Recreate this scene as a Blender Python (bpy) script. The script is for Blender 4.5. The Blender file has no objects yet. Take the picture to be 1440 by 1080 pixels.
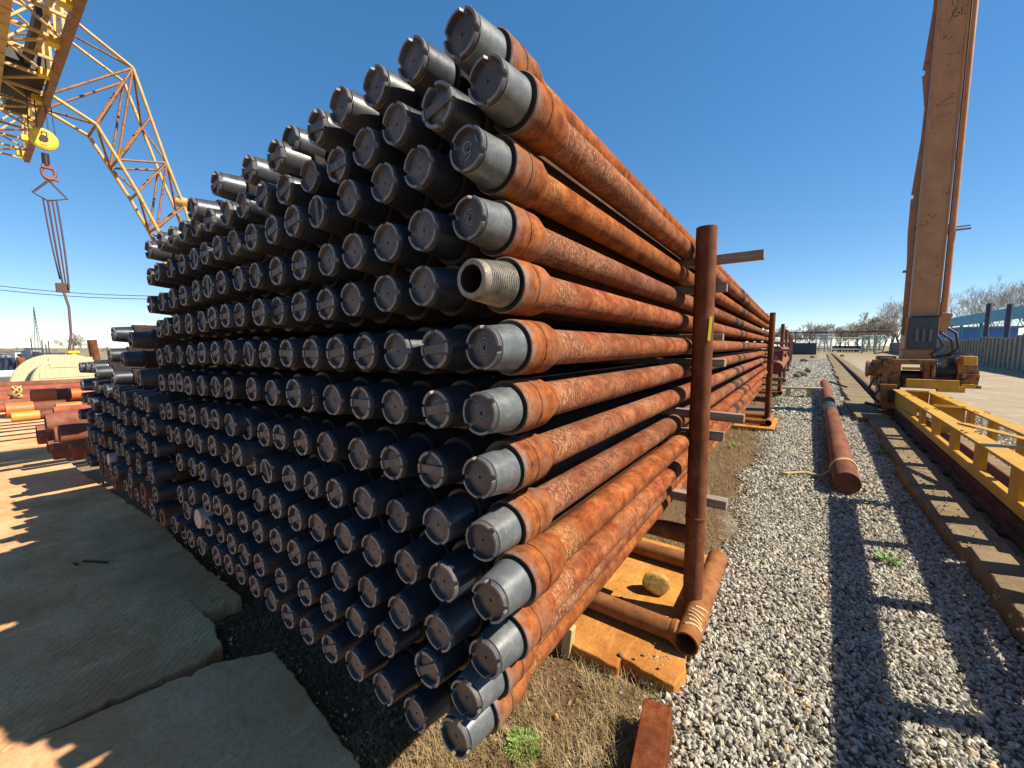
import bpy, math, random
import numpy as np
from mathutils import Vector, Matrix
random.seed(7); np.random.seed(7)
R = math.radians
S = bpy.context.scene
COL = S.collection
PI = math.pi

# ------------------------------------------------------------------ camera numbers
F, HOR, VPX, H = 560.0, 486.0, 1121.0, 1.5
PITCH = math.atan((540 - HOR) / F)
YAW = math.atan((VPX - 720) / math.hypot(F, 540 - HOR))
FWD = (-math.sin(YAW) * math.cos(PITCH), math.cos(YAW) * math.cos(PITCH), -math.sin(PITCH))
RGT = (math.cos(YAW), math.sin(YAW), 0)
UPV = (-math.sin(YAW) * math.sin(PITCH), math.cos(YAW) * math.sin(PITCH), math.cos(PITCH))
def at(x, y, X=None, Y=None, Z=None):
    """survey helper: where the sight line of a measured point meets a known plane of the yard"""
    a = (x - 720) / F; b = -(y - 540) / F
    d = [FWD[i] + a * RGT[i] + b * UPV[i] for i in range(3)]
    t = X / d[0] if X is not None else (Y / d[1] if Y is not None else (Z - H) / d[2])
    return Vector((d[0] * t, d[1] * t, H + d[2] * t))

# ------------------------------------------------------------------ mesh builder
class MB:
    def __init__(s): s.v = []; s.f = []; s.sm = []; s.mi = []
    def add(s, vs, fs, smooth=False, mi=0):
        o = len(s.v); s.v += [tuple(p) for p in vs]
        for f in fs:
            s.f.append(tuple(i + o for i in f)); s.sm.append(smooth); s.mi.append(mi)
    def box(s, c, size, rot=None, mi=0):
        hx, hy, hz = [q / 2 for q in size]
        vs = [Vector((x, y, z)) for x in (-hx, hx) for y in (-hy, hy) for z in (-hz, hz)]
        if rot is not None: vs = [rot @ p for p in vs]
        c = Vector(c)
        s.add([p + c for p in vs], [(0, 1, 3, 2), (4, 6, 7, 5), (0, 4, 5, 1), (2, 3, 7, 6), (0, 2, 6, 4), (1, 5, 7, 3)], False, mi)
    def beam(s, a, b, w, h, up=(0, 0, 1), mi=0):
        a = Vector(a); b = Vector(b); d = (b - a); L = d.length
        if L < 1e-6: return
        d.normalize(); u = Vector(up)
        if abs(d.dot(u)) > .98: u = Vector((0, 1, 0)) if abs(d.y) < .9 else Vector((1, 0, 0))
        x = d.cross(u).normalized(); z = x.cross(d).normalized()
        m = Matrix((x, d, z)).transposed()
        s.box((a + b) / 2, (w, L, h), m, mi)
    def cyl(s, a, b, r0, r1=None, n=16, caps=True, mi=0, smooth=True):
        r1 = r0 if r1 is None else r1
        a = Vector(a); b = Vector(b); d = (b - a).normalized()
        u = Vector((0, 0, 1)) if abs(d.z) < .95 else Vector((1, 0, 0))
        x = d.cross(u).normalized(); y = d.cross(x)
        ring = [(x * math.cos(2 * PI * i / n) + y * math.sin(2 * PI * i / n)) for i in range(n)]
        vs = [a + q * r0 for q in ring] + [b + q * r1 for q in ring]
        s.add(vs, [(i, (i + 1) % n, n + (i + 1) % n, n + i) for i in range(n)], smooth, mi)
        if caps:
            s.add(vs[:n], [tuple(range(n))[::-1]], False, mi); s.add(vs[n:], [tuple(range(n))], False, mi)
    def tube(s, pts, r, n=8, mi=0):
        pts = [Vector(p) for p in pts]; rs = r if isinstance(r, (list, tuple)) else [r] * len(pts)
        rings = []; px = None
        for i, p in enumerate(pts):
            d = (pts[min(i + 1, len(pts) - 1)] - pts[max(i - 1, 0)]).normalized()
            if px is None:
                u = Vector((0, 0, 1)) if abs(d.z) < .9 else Vector((1, 0, 0))
                px = d.cross(u).normalized()
            px = (px - d * px.dot(d)).normalized(); py = d.cross(px)
            rings.append([p + (px * math.cos(2 * PI * k / n) + py * math.sin(2 * PI * k / n)) * rs[i] for k in range(n)])
        vs = [q for rg in rings for q in rg]
        fs = [(i * n + k, i * n + (k + 1) % n, (i + 1) * n + (k + 1) % n, (i + 1) * n + k) for i in range(len(pts) - 1) for k in range(n)]
        s.add(vs, fs, True, mi)
        s.add(rings[0], [tuple(range(n))[::-1]], False, mi); s.add(rings[-1], [tuple(range(n))], False, mi)
    def lathe(s, prof, n=48, axis='Y', c=(0, 0, 0), mi=0, smooth=True, sharp=True):
        """prof: list of (along, radius); every segment gets its own vertices when sharp, so creases stay crisp"""
        c = Vector(c)
        def P(a, r, k):
            t = 2 * PI * k / n
            if axis == 'Y': q = Vector((r * math.cos(t), a, r * math.sin(t)))
            elif axis == 'X': q = Vector((a, r * math.cos(t), r * math.sin(t)))
            else: q = Vector((r * math.cos(t), r * math.sin(t), a))
            return q + c
        for (a0, r0), (a1, r1) in zip(prof, prof[1:]):
            vs = [P(a0, r0, k) for k in range(n)] + [P(a1, r1, k) for k in range(n)]
            s.add(vs, [(k, (k + 1) % n, n + (k + 1) % n, n + k) for k in range(n)], smooth, mi)
    def prism(s, out, z0, z1, mi=0):
        n = len(out)
        vs = [(x, y, z0) for x, y in out] + [(x, y, z1) for x, y in out]
        s.add(vs, [tuple(range(n))[::-1], tuple(range(n, 2 * n))] + [(i, (i + 1) % n, n + (i + 1) % n, n + i) for i in range(n)], False, mi)
    def prismX(s, out, x0, x1, mi=0):
        """outline in (y,z) extruded along x"""
        n = len(out)
        vs = [(x0, y, z) for y, z in out] + [(x1, y, z) for y, z in out]
        s.add(vs, [tuple(range(n))[::-1], tuple(range(n, 2 * n))] + [(i, (i + 1) % n, n + (i + 1) % n, n + i) for i in range(n)], False, mi)
    def mesh(s, name, mats, off=(0, 0, 0)):
        me = bpy.data.meshes.new(name)
        ox, oy, oz = off
        me.from_pydata([(x - ox, y - oy, z - oz) for x, y, z in s.v], [], s.f)
        me.polygons.foreach_set('use_smooth', s.sm)
        if not isinstance(mats, (list, tuple)): mats = [mats]
        for m in mats: me.materials.append(m)
        if len(mats) > 1: me.polygons.foreach_set('material_index', s.mi)
        me.validate(); me.update()
        return me
    def build(s, name, mats, parent=None, bevel=0, off=None):
        if off is None:
            off = tuple(world_loc(parent)) if parent is not None else (0, 0, 0)
        o = bpy.data.objects.new(name, s.mesh(name, mats, off)); COL.objects.link(o)
        if parent is not None: o.parent = parent
        else: o.location = off
        if bevel:
            b = o.modifiers.new('edge', 'BEVEL'); b.width = bevel; b.segments = 2; b.limit_method = 'ANGLE'; b.angle_limit = R(40)
        return o
def world_loc(o):
    v = Vector((0, 0, 0))
    while o is not None: v = v + o.location; o = o.parent
    return v
def tag(o, label=None, cat=None, group=None, kind=None):
    if label: o['label'] = label
    if cat: o['category'] = cat
    if group: o['group'] = group
    if kind: o['kind'] = kind
    return o
def thing(name, label, cat, loc=(0, 0, 0), group=None):
    o = bpy.data.objects.new(name, None); COL.objects.link(o); o.location = loc; o.empty_display_size = .1
    return tag(o, label, cat, group)
def single(name, mb, mat, label, cat, loc=(0, 0, 0), group=None, bevel=0):
    o = mb.build(name, mat, None, bevel, loc); return tag(o, label, cat, group)
def struct(name, mb, mat): return tag(mb.build(name, mat), kind='structure')
def ob(name, me, parent, loc=(0, 0, 0), rot=None):
    o = bpy.data.objects.new(name, me); COL.objects.link(o); o.parent = parent; o.location = loc
    if rot: o.rotation_euler = rot
    return o
def child(name, mb, mat, parent, label=None, bevel=0):
    o = mb.build(name, mat, parent, bevel)
    if label: o['label'] = label
    return o

# ------------------------------------------------------------------ materials
class NT:
    def __init__(s, name):
        s.m = bpy.data.materials.new(name); s.m.use_nodes = True; s.t = s.m.node_tree; s.n = s.t.nodes; s.l = s.t.links
        s.b = s.n['Principled BSDF']; s.tc = s.n.new('ShaderNodeTexCoord'); s.oi = s.n.new('ShaderNodeObjectInfo')
    def vec(s, scale=(1, 1, 1), rnd=True, src='Object'):
        mp = s.n.new('ShaderNodeMapping'); mp.inputs['Scale'].default_value = scale
        s.l.new(s.tc.outputs[src], mp.inputs['Vector'])
        if rnd:
            mu = s.n.new('ShaderNodeMath'); mu.operation = 'MULTIPLY'; mu.inputs[1].default_value = 57.0
            s.l.new(s.oi.outputs['Random'], mu.inputs[0])
            cb = s.n.new('ShaderNodeCombineXYZ')
            for i in range(3): s.l.new(mu.outputs[0], cb.inputs[i])
            s.l.new(cb.outputs[0], mp.inputs['Location'])
        return mp.outputs['Vector']
    def noise(s, v, scale, detail=6, rough=.6, dist=0):
        n = s.n.new('ShaderNodeTexNoise'); n.inputs['Scale'].default_value = scale; n.inputs['Detail'].default_value = detail
        n.inputs['Roughness'].default_value = rough; n.inputs['Distortion'].default_value = dist
        if v is not None: s.l.new(v, n.inputs['Vector'])
        return n.outputs['Fac']
    def voro(s, v, scale, feat='F1', out='Distance'):
        n = s.n.new('ShaderNodeTexVoronoi'); n.feature = feat; n.inputs['Scale'].default_value = scale
        s.l.new(v, n.inputs['Vector']); return n.outputs[out]
    def ramp(s, fac, stops, interp='LINEAR'):
        n = s.n.new('ShaderNodeValToRGB'); cr = n.color_ramp; cr.interpolation = interp
        while len(cr.elements) < len(stops): cr.elements.new(.5)
        for e, (p, c) in zip(cr.elements, stops):
            e.position = p; e.color = (*c, 1) if isinstance(c, (tuple, list)) else (c, c, c, 1)
        s.l.new(fac, n.inputs['Fac']); return n.outputs['Color']
    def mix(s, fac, a, b, mode='MIX'):
        n = s.n.new('ShaderNodeMix'); n.data_type = 'RGBA'; n.blend_type = mode
        for sock, val in ((n.inputs['Factor'], fac), (n.inputs['A'], a), (n.inputs['B'], b)):
            pass
        ins = {'f': n.inputs[0], 'a': n.inputs[6], 'b': n.inputs[7]}
        for k, val in (('f', fac), ('a', a), ('b', b)):
            if isinstance(val, (int, float)): ins[k].default_value = val if k == 'f' else (val, val, val, 1)
            elif isinstance(val, (tuple, list)): ins[k].default_value = (*val, 1)
            else: s.l.new(val, ins[k])
        return n.outputs[2]
    def math(s, op, a, b=0.0, c=None):
        n = s.n.new('ShaderNodeMath'); n.operation = op
        for i, val in enumerate((a, b) if c is None else (a, b, c)):
            if isinstance(val, (int, float)): n.inputs[i].default_value = val
            else: s.l.new(val, n.inputs[i])
        return n.outputs[0]
    def sep(s, v):
        n = s.n.new('ShaderNodeSeparateXYZ'); s.l.new(v, n.inputs[0]); return n.outputs
    def bump(s, h, strength=.3, dist=.01):
        n = s.n.new('ShaderNodeBump'); n.inputs['Strength'].default_value = strength; n.inputs['Distance'].default_value = dist
        s.l.new(h, n.inputs['Height']); s.l.new(n.outputs[0], s.b.inputs['Normal'])
    def out(s, color=None, rough=.7, metal=0, spec=.5):
        if color is not None:
            if isinstance(color, (tuple, list)): s.b.inputs['Base Color'].default_value = (*color, 1)
            else: s.l.new(color, s.b.inputs['Base Color'])
        if isinstance(rough, (int, float)): s.b.inputs['Roughness'].default_value = rough
        else: s.l.new(rough, s.b.inputs['Roughness'])
        s.b.inputs['Metallic'].default_value = metal
        s.b.inputs['Specular IOR Level'].default_value = spec
        return s.m

def m_rust(name, dark, mid, light, scale=14, stretch=(1, 1, 1), patch=None, patch_amt=.62, bump=.25, spots=.5, rough=.85):
    t = NT(name); v = t.vec(stretch)
    c = t.ramp(t.noise(v, scale, 8, .68), [(.28, dark), (.46, mid), (.68, light)])
    big = t.noise(v, scale * .22, 3, .5)
    c = t.mix(t.ramp(big, [(.4, 0.0), (.7, .55)]), c, dark)
    fine = t.noise(v, scale * 9, 4, .6)
    c = t.mix(t.ramp(fine, [(.56, 0.0), (.72, spots)]), c, tuple(q * .35 for q in dark))
    if patch:
        pm = t.noise(v, scale * .5, 9, .75, .6)
        c = t.mix(t.ramp(pm, [(patch_amt, 0.0), (patch_amt + .05, .8)]), c, patch)
    t.bump(t.noise(v, scale * 5, 6, .7), bump, .004)
    return t.out(c, rough, 0, .15)

def m_pipe_body():
    t = NT('rusty_pipe_steel'); v = t.vec((1, .55, 1)); vr = t.vec((.35, 7, .35))
    rnd = t.oi.outputs['Random']
    n = t.noise(v, 26, 9, .7)
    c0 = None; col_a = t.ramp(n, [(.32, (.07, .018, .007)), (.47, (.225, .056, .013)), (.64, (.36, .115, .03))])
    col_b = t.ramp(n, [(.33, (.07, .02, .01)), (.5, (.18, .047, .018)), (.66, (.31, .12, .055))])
    c = t.mix(t.ramp(rnd, [(.35, 0.0), (.6, 1.0)]), col_a, col_b)
    ring = t.noise(vr, 6, 5, .6)
    c = t.mix(t.ramp(ring, [(.5, 0.0), (.66, .42)]), c, (.37, .14, .04))
    c = t.mix(t.ramp(t.noise(t.vec((.6, 16, .6)), 11, 5, .7), [(.52, 0.0), (.68, .55)]), c, (.085, .024, .01))
    c = t.mix(t.ramp(t.noise(t.vec((3, .7, 3)), 3.2, 5, .6), [(.44, 0.0), (.66, .62)]), c, (.075, .022, .01))
    c = t.mix(1.0, c, t.ramp(t.math('FRACT', t.math('MULTIPLY', rnd, 7.31)), [(0, (.82, .78, .75)), (.3, (1.1, 1.05, 1.0)), (.6, (1.25, 1.15, 1.0)), (.8, (.9, .9, .92)), (1, (1.05, 1.1, 1.15))]), 'MULTIPLY')
    # long handling scrapes
    c = t.mix(t.ramp(t.noise(t.vec((26, .9, 26)), 2.2, 4, .6), [(.62, 0.0), (.7, .5)]), c, (.12, .045, .025))
    # pale mill scale flaking in patches, more of it on some pipes, and always some just behind the joint
    flake = t.noise(t.vec((.7, 1.5, .7)), 120, 6, .75, .6)
    area = t.noise(t.vec((2, 1.2, 2)), 2.4, 4, .6)
    y = t.sep(t.tc.outputs['Object'])[1]
    near = t.ramp(t.math('MULTIPLY', y, .5), [(.122, .4), (.15, .28), (.19, .06), (.5, 0.0)])
    a2 = t.math('ADD', t.math('ADD', area, near), t.math('MULTIPLY', t.math('SUBTRACT', rnd, .5), .26))
    pm = t.math('MULTIPLY', t.ramp(flake, [(.47, 0.0), (.6, 1.0)]), t.ramp(a2, [(.54, 0.0), (.74, .8)]))
    c = t.mix(pm, c, t.mix(t.ramp(rnd, [(.4, 0.0), (.7, 1.0)]), (.5, .29, .11), (.44, .25, .15)))
    # paired dark bands half way along each pipe
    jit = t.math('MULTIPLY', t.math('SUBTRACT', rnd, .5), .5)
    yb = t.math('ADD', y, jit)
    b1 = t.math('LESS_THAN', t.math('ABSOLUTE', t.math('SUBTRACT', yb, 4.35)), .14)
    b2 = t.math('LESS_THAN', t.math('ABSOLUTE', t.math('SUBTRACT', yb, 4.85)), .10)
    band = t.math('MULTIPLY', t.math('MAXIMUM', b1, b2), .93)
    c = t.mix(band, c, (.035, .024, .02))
    h = t.math('ADD', t.noise(v, 140, 6, .7), t.math('MULTIPLY', pm, .8))
    t.bump(h, .5, .004)
    return t.out(c, .92, 0, .12)

def m_tool_joint():
    t = NT('rusty_tool_joint'); v = t.vec((1, 1, 1))
    rnd = t.oi.outputs['Random']
    n = t.noise(v, 30, 9, .7)
    c = t.ramp(n, [(.32, (.06, .017, .007)), (.47, (.2, .052, .013)), (.66, (.34, .115, .032))])
    line = t.noise(t.vec((9, 210, 9)), 3.2, 3, .55)
    c = t.mix(t.ramp(line, [(.52, 0.0), (.66, .4)]), c, (.36, .18, .07))
    c = t.mix(t.ramp(t.noise(v, 11, 6, .7), [(.46, 0.0), (.62, .6)]), c, (.17, .1, .07))
    y = t.sep(t.tc.outputs['Object'])[1]
    c = t.mix(1.0, c, t.ramp(t.math('FRACT', t.math('MULTIPLY', rnd, 5.13)), [(0, (.8, .78, .78)), (.4, (1.1, 1.1, 1.1)), (.75, (.9, .82, .76)), (1, (1.1, 1, .9))]), 'MULTIPLY')
    edge = t.ramp(t.math('MULTIPLY', y, 4.0), [(.36, .8), (.40, .5), (.46, 0.0)])
    c = t.mix(t.math('MULTIPLY', edge, t.ramp(t.noise(v, 40, 5, .7), [(.4, .1), (.6, 1.0)])), c, (.2, .19, .18))
    t.bump(t.math('ADD', t.noise(v, 150, 5, .7), t.math('MULTIPLY', line, 1.2)), .4, .002)
    return t.out(c, .9, 0, .15)

def m_cap(name, base, dust, rough=.42, dust_amt=(.5, .75)):
    t = NT(name); v = t.vec((1, 1, 1))
    k = t.noise(v, 18, 6, .65)
    c = t.mix(t.ramp(k, [(.35, 0.0), (.75, .7)]), base, tuple(q * 1.5 for q in base))
    c = t.mix(t.ramp(t.noise(v, 34, 8, .75, .5), [(dust_amt[0], 0.0), (dust_amt[1], .75)]), c, dust)
    sc = t.noise(t.vec((20, 3, 20)), 9, 3, .5)
    c = t.mix(t.ramp(sc, [(.66, 0.0), (.72, .35)]), c, tuple(q * 2.2 for q in base))
    t.bump(t.math('ADD', t.noise(t.vec((2, 60, 2)), 6, 2, .5), t.noise(v, 120, 4, .6)), .18, .0015)
    return t.out(c, t.ramp(k, [(.3, rough - .08), (.7, rough + .14)]), 0, .6)

def m_plain(name, col, rough=.7, var=.25, scale=20, metal=0, bump=.1, spec=.5):
    t = NT(name); v = t.vec((1, 1, 1))
    c = t.mix(t.ramp(t.noise(v, scale, 6, .65), [(.3, 0.0), (.7, 1.0)]), tuple(q * (1 - var) for q in col), tuple(min(1, q * (1 + var)) for q in col))
    t.bump(t.noise(v, scale * 6, 4, .6), bump, .004)
    return t.out(c, rough, metal, spec)

def m_paint(name, col, rust=(.13, .05, .02), amt=.6, rough=.5):
    t = NT(name); v = t.vec((1, 1, 1))
    c = t.mix(t.ramp(t.noise(v, 3, 6, .6), [(.3, 0.0), (.7, 1.0)]), tuple(q * .8 for q in col), tuple(min(1, q * 1.12) for q in col))
    c = t.mix(t.ramp(t.noise(v, 7, 9, .75, .4), [(amt, 0.0), (amt + .07, .9)]), c, rust)
    c = t.mix(t.ramp(t.noise(t.vec((14, 14, 1.2)), 2, 4, .6), [(.56, 0.0), (.75, .35)]), c, tuple(q * .4 for q in rust))
    t.bump(t.noise(v, 45, 5, .6), .15, .004)
    return t.out(c, rough, 0, .4)

def m_wood(name, a, b, axis='X'):
    t = NT(name); sc = {'X': (.8, 14, 14), 'Y': (14, .8, 14), 'Z': (14, 14, .8)}[axis]
    v = t.vec(sc); n = t.noise(v, 5, 8, .7, .6)
    c = t.ramp(n, [(.3, a), (.7, b)])
    t.bump(n, .4, .004); return t.out(c, .85, 0, .25)

M = {}
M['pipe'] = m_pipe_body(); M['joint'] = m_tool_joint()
M['cap'] = m_cap('black_plastic', (.016, .02, .029), (.05, .045, .042), .36, (.56, .82))
M['cap2'] = m_cap('dusty_black_plastic', (.02, .023, .03), (.075, .062, .05), .42, (.52, .78))
M['capmidlit'] = m_cap('half_sunlit_plastic', (.036, .039, .044), (.09, .085, .08), .34, (.5, .8))  # black caps of the exposed top rows, some sunlight put into the colour
M['caplit'] = m_cap('sunlit_black_plastic', (.075, .08, .083), (.2, .195, .18), .36, (.46, .74))  # same black caps in the right column, sunlight put into a lighter colour
M['face'] = m_cap('dusty_cap_face', (.046, .049, .056), (.19, .135, .09), .65, (.46, .76))
M['rim'] = m_cap('highlit_cap_rim', (.11, .113, .12), (.26, .2, .14), .5, (.45, .72))  # paler rim front: the edge highlight is put into the colour
M['faceshade'] = m_cap('shaded_cap_face', (.036, .034, .036), (.16, .12, .09), .6, (.5, .78))  # right column faces: their shade is put into a darker colour
M['jointdark'] = m_rust('greasy_shaded_joint', (.014, .012, .013), (.03, .024, .022), (.075, .04, .024), 18)  # inner joints: grease and the shade inside the stacks both in this colour
M['pipedark'] = m_rust('shaded_brown_pipe_steel', (.03, .016, .012), (.07, .032, .02), (.13, .055, .028), 14, (1, .4, 1))  # inner pipe bodies: shade between the rows put into a darker rust
M['boxend'] = m_rust('dull_brown_pipe_end', (.05, .03, .022), (.12, .062, .042), (.2, .12, .085), 22)
M['white_cap'] = m_cap('white_plastic', (.3, .27, .25), (.2, .15, .11), .6)
M['thread'] = m_plain('bare_thread_metal', (.22, .185, .145), .5, .45, 40, .45, .3)
M['bore'] = m_rust('dark_pipe_bore', (.012, .008, .006), (.03, .018, .012), (.06, .035, .02), 20)
M['post'] = m_rust('rusty_post_steel', (.075, .024, .012), (.15, .05, .022), (.24, .085, .035), 16, (1, 1, .6), None, .6, .3)
M['runner'] = m_rust('ochre_rusty_steel', (.13, .045, .016), (.26, .1, .035), (.36, .16, .06), 14, (1, 1, 1), (.42, .24, .1), .68, .3)
M['block_rust'] = m_rust('flaking_rust_steel', (.075, .02, .008), (.16, .042, .014), (.25, .08, .028), 30, (1, 1, 1), None, .6, .5)
M['batten'] = m_wood('weathered_timber', (.13, .1, .075), (.34, .28, .21))
M['plank_y'] = m_wood('pale_timber', (.34, .23, .1), (.6, .45, .22), 'Z')
M['yellow'] = m_paint('worn_yellow_paint', (.5, .27, .022), (.17, .065, .03), .6)
M['amber'] = m_paint('sun_faded_amber_paint', (.4, .188, .08), (.2, .08, .04), .62)
M['bogie'] = m_paint('oily_amber_paint', (.3, .12, .03), (.06, .03, .018), .5, .55)
M['boom'] = m_paint('cream_yellow_paint', (.56, .36, .12), (.22, .08, .045), .56)
M['boomdark'] = m_paint('rusted_yellow_paint', (.3, .14, .06), (.12, .05, .03), .52)
M['darksteel'] = m_plain('greasy_dark_steel', (.03, .026, .024), .5, .4, 18, .3)
M['cabinet'] = m_plain('dark_blue_grey_paint', (.035, .045, .06), .55, .35, 9)
M['rail'] = m_rust('worn_rail_steel', (.05, .026, .018), (.11, .055, .035), (.2, .11, .07), 20, (1, .3, 1))
M['rubber'] = m_plain('black_rubber', (.02, .02, .02), .5, .2)
M['tag'] = m_plain('lemon_yellow_paint', (.8, .68, .03), .5, .1)
M['strap'] = m_plain('faded_yellow_webbing', (.45, .33, .13), .9, .3, 60)
M['stone'] = m_plain('ochre_boulder', (.42, .25, .06), .9, .45, 22, 0, .7)
M['pebble'] = m_plain('brown_pebble', (.2, .12, .06), .9, .4, 30, 0, .5)
M['orange'] = m_paint('orange_collar_paint', (.68, .15, .03), (.25, .08, .03), .66)
M['casing'] = m_rust('rusty_casing_steel', (.11, .04, .025), (.21, .08, .05), (.3, .13, .08), 9)
M['casingred'] = m_rust('red_primer_steel', (.2, .045, .025), (.31, .08, .045), (.38, .12, .07), 9)
M['redcap'] = m_plain('red_cap_paint', (.26, .022, .018), .5, .15)
M['reel'] = m_wood('cream_reel_timber', (.42, .36, .21), (.62, .54, .35), 'Z')
M['hookyellow'] = m_paint('hook_yellow_paint', (.75, .5, .04), (.3, .15, .05), .68)
M['chain'] = m_plain('rusty_chain_steel', (.1, .05, .045), .6, .4, 30, .3)
M['pinksteel'] = m_plain('faded_red_steel', (.22, .07, .055), .6, .3)
M['whitepaint'] = m_plain('whitish_paint', (.62, .62, .58), .6, .15, 4)
M['palegate'] = m_plain('pale_grey_gate_paint', (.5, .5, .46), .6, .2)
M['greengate'] = m_plain('pale_green_gate_paint', (.36, .45, .38), .6, .2)
M['awning'] = m_plain('teal_sheet_metal', (.03, .25, .36), .5, .3, 1.5)
M['blueshed'] = m_plain('bright_blue_sheet', (.05, .17, .5), .5, .2, 1)
M['navy'] = m_plain('dark_navy_paint', (.03, .04, .075), .6, .3)
M['greysheet'] = m_plain('weathered_grey_sheet', (.3, .31, .32), .7, .25, .7)
M['window'] = m_plain('dark_window_glass', (.03, .04, .05), .15, .2)
M['roof'] = m_plain('dull_roof_sheet', (.2, .19, .2), .7, .2, 1)
M['wire'] = m_plain('dark_wire', (.05, .05, .06), .6, .1)
M['chalk'] = m_plain('white_chalk', (.3, .31, .33), .9, .3, 90)
M['smear'] = m_plain('cream_paint_smear', (.55, .4, .2), .9, .3, 60)
M['marker'] = m_plain('dark_scratches', (.06, .045, .04), .9, .1)
M['whitepipe'] = m_plain('white_coated_pipe', (.72, .72, .7), .6, .1, 6)
M['leaf'] = m_plain('weed_leaf', (.16, .29, .04), .6, .45, 30)
M['bark'] = m_plain('grey_brown_bark', (.15, .115, .09), .9, .3, 6)
M['twig'] = m_plain('pale_twigs', (.3, .245, .2), .9, .3, 3)
def m_straw():
    t = NT('dry_straw'); v = t.vec((1, 1, 1), False)
    c = t.ramp(t.noise(v, 9, 3, .6), [(.3, (.16, .105, .045)), (.5, (.33, .235, .11)), (.66, (.47, .36, .19))])
    c = t.mix(t.ramp(t.noise(v, 3.1, 3, .5), [(.58, 0.0), (.68, .6)]), c, (.12, .15, .04))
    return t.out(c, .9, 0, .2)
M['straw'] = m_straw()
def m_gravel():
    t = NT('crushed_stone'); g = t.n.new('ShaderNodeNewGeometry'); rnd = g.outputs['Random Per Island']
    c = t.ramp(rnd, [(0, (.2, .18, .14)), (.3, (.35, .32, .26)), (.62, (.47, .435, .36)), (.86, (.58, .54, .45)), (.93, (.5, .34, .17)), (1, (.66, .62, .53))])
    v = t.vec((1, 1, 1), False)
    c = t.mix(t.ramp(t.noise(v, 90, 4, .6), [(.35, 0.0), (.75, .35)]), c, (.1, .095, .085))
    t.bump(t.noise(v, 130, 4, .6), .35, .004)
    return t.out(c, .85, 0, .3)
M['gravel'] = m_gravel()
def m_ground():
    t = NT('yard_ground'); v = t.vec((1, 1, 1), False); s = t.sep(t.tc.outputs['Object']); x, y = s[0], s[1]
    wob = t.math('MULTIPLY', t.math('SUBTRACT', t.noise(v, .9, 4, .6), .5), 1.0)
    u = t.math('SUBTRACT', t.math('ADD', x, wob), t.math('MULTIPLY', y, .042))     # distance across the yard, measured from the stack
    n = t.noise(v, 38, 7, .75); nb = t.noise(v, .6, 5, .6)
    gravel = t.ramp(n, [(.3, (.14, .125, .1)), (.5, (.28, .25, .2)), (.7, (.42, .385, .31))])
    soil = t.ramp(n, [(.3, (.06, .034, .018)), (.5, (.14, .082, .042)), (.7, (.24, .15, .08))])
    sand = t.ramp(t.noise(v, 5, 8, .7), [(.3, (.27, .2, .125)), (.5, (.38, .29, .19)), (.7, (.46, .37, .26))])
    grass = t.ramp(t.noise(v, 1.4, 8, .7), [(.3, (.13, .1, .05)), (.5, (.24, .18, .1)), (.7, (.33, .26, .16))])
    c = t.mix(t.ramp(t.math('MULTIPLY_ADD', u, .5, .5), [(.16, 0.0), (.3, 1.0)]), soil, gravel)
    far = t.ramp(t.math('MULTIPLY_ADD', u, .1, 0.0), [(.2, 0.0), (.29, 1.0)])
    c = t.mix(far, c, t.mix(t.ramp(nb, [(.4, 0.0), (.65, .6)]), sand, (.24, .19, .13)))
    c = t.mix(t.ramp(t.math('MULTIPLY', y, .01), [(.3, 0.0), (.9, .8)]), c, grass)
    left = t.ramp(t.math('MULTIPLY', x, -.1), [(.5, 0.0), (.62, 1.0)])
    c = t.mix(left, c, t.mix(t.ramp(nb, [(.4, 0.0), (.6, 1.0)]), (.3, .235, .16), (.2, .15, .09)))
    t.bump(t.math('ADD', n, t.noise(v, 9, 5, .7)), .6, .03)
    return t.out(c, .95, 0, .2)
M['ground'] = m_ground()
def m_concrete(name, a, b, stain, comb=True):
    t = NT(name); v = t.vec((1, 1, 1), False)
    c = t.ramp(t.noise(v, 3.5, 8, .65), [(.3, a), (.7, b)])
    c = t.mix(t.ramp(t.noise(v, 1.1, 5, .6, .4), [(.45, 0.0), (.68, .7)]), c, stain)
    c = t.mix(t.ramp(t.noise(v, 45, 6, .75), [(.5, 0.0), (.7, .6)]), c, tuple(q * .45 for q in a))
    c = t.mix(t.ramp(t.noise(t.vec((3, .8, 2), False), 4, 7, .7), [(.55, 0.0), (.72, .5)]), c, tuple(min(1, q * 1.25) for q in b))
    c = t.mix(t.ramp(t.noise(t.vec((2.4, 9, 2), False), 1.3, 5, .6), [(.56, 0.0), (.74, .5)]), c, tuple(q * .55 for q in a))
    h = t.noise(v, 55, 6, .7)
    if comb:
        w = t.n.new('ShaderNodeTexWave'); w.inputs['Scale'].default_value = 14; w.inputs['Distortion'].default_value = 1.5; w.bands_direction = 'DIAGONAL'
        t.l.new(v, w.inputs['Vector'])
        h = t.math('ADD', h, t.math('MULTIPLY', w.outputs['Fac'], .4))
    h = t.math('ADD', h, t.math('MULTIPLY', t.noise(v, 190, 3, .6), .5))
    t.bump(h, .65, .007)
    return t.out(c, .95, 0, .12)
M['pad'] = m_concrete('old_yard_concrete', (.6, .3, .13), (.78, .45, .23), (.4, .18, .075))
M['padlight'] = m_concrete('pale_cement_screed', (.64, .35, .17), (.8, .5, .285), (.58, .25, .09), False)
M['railbed'] = m_concrete('brown_rail_concrete', (.17, .12, .07), (.29, .215, .13), (.13, .085, .045), False)
M['ochreslab'] = m_concrete('rust_stained_concrete', (.36, .145, .03), (.66, .33, .085), (.3, .09, .022), False)
M['fence'] = m_concrete('grey_panel_concrete', (.26, .235, .2), (.38, .345, .295), (.2, .18, .15), False)

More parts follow.
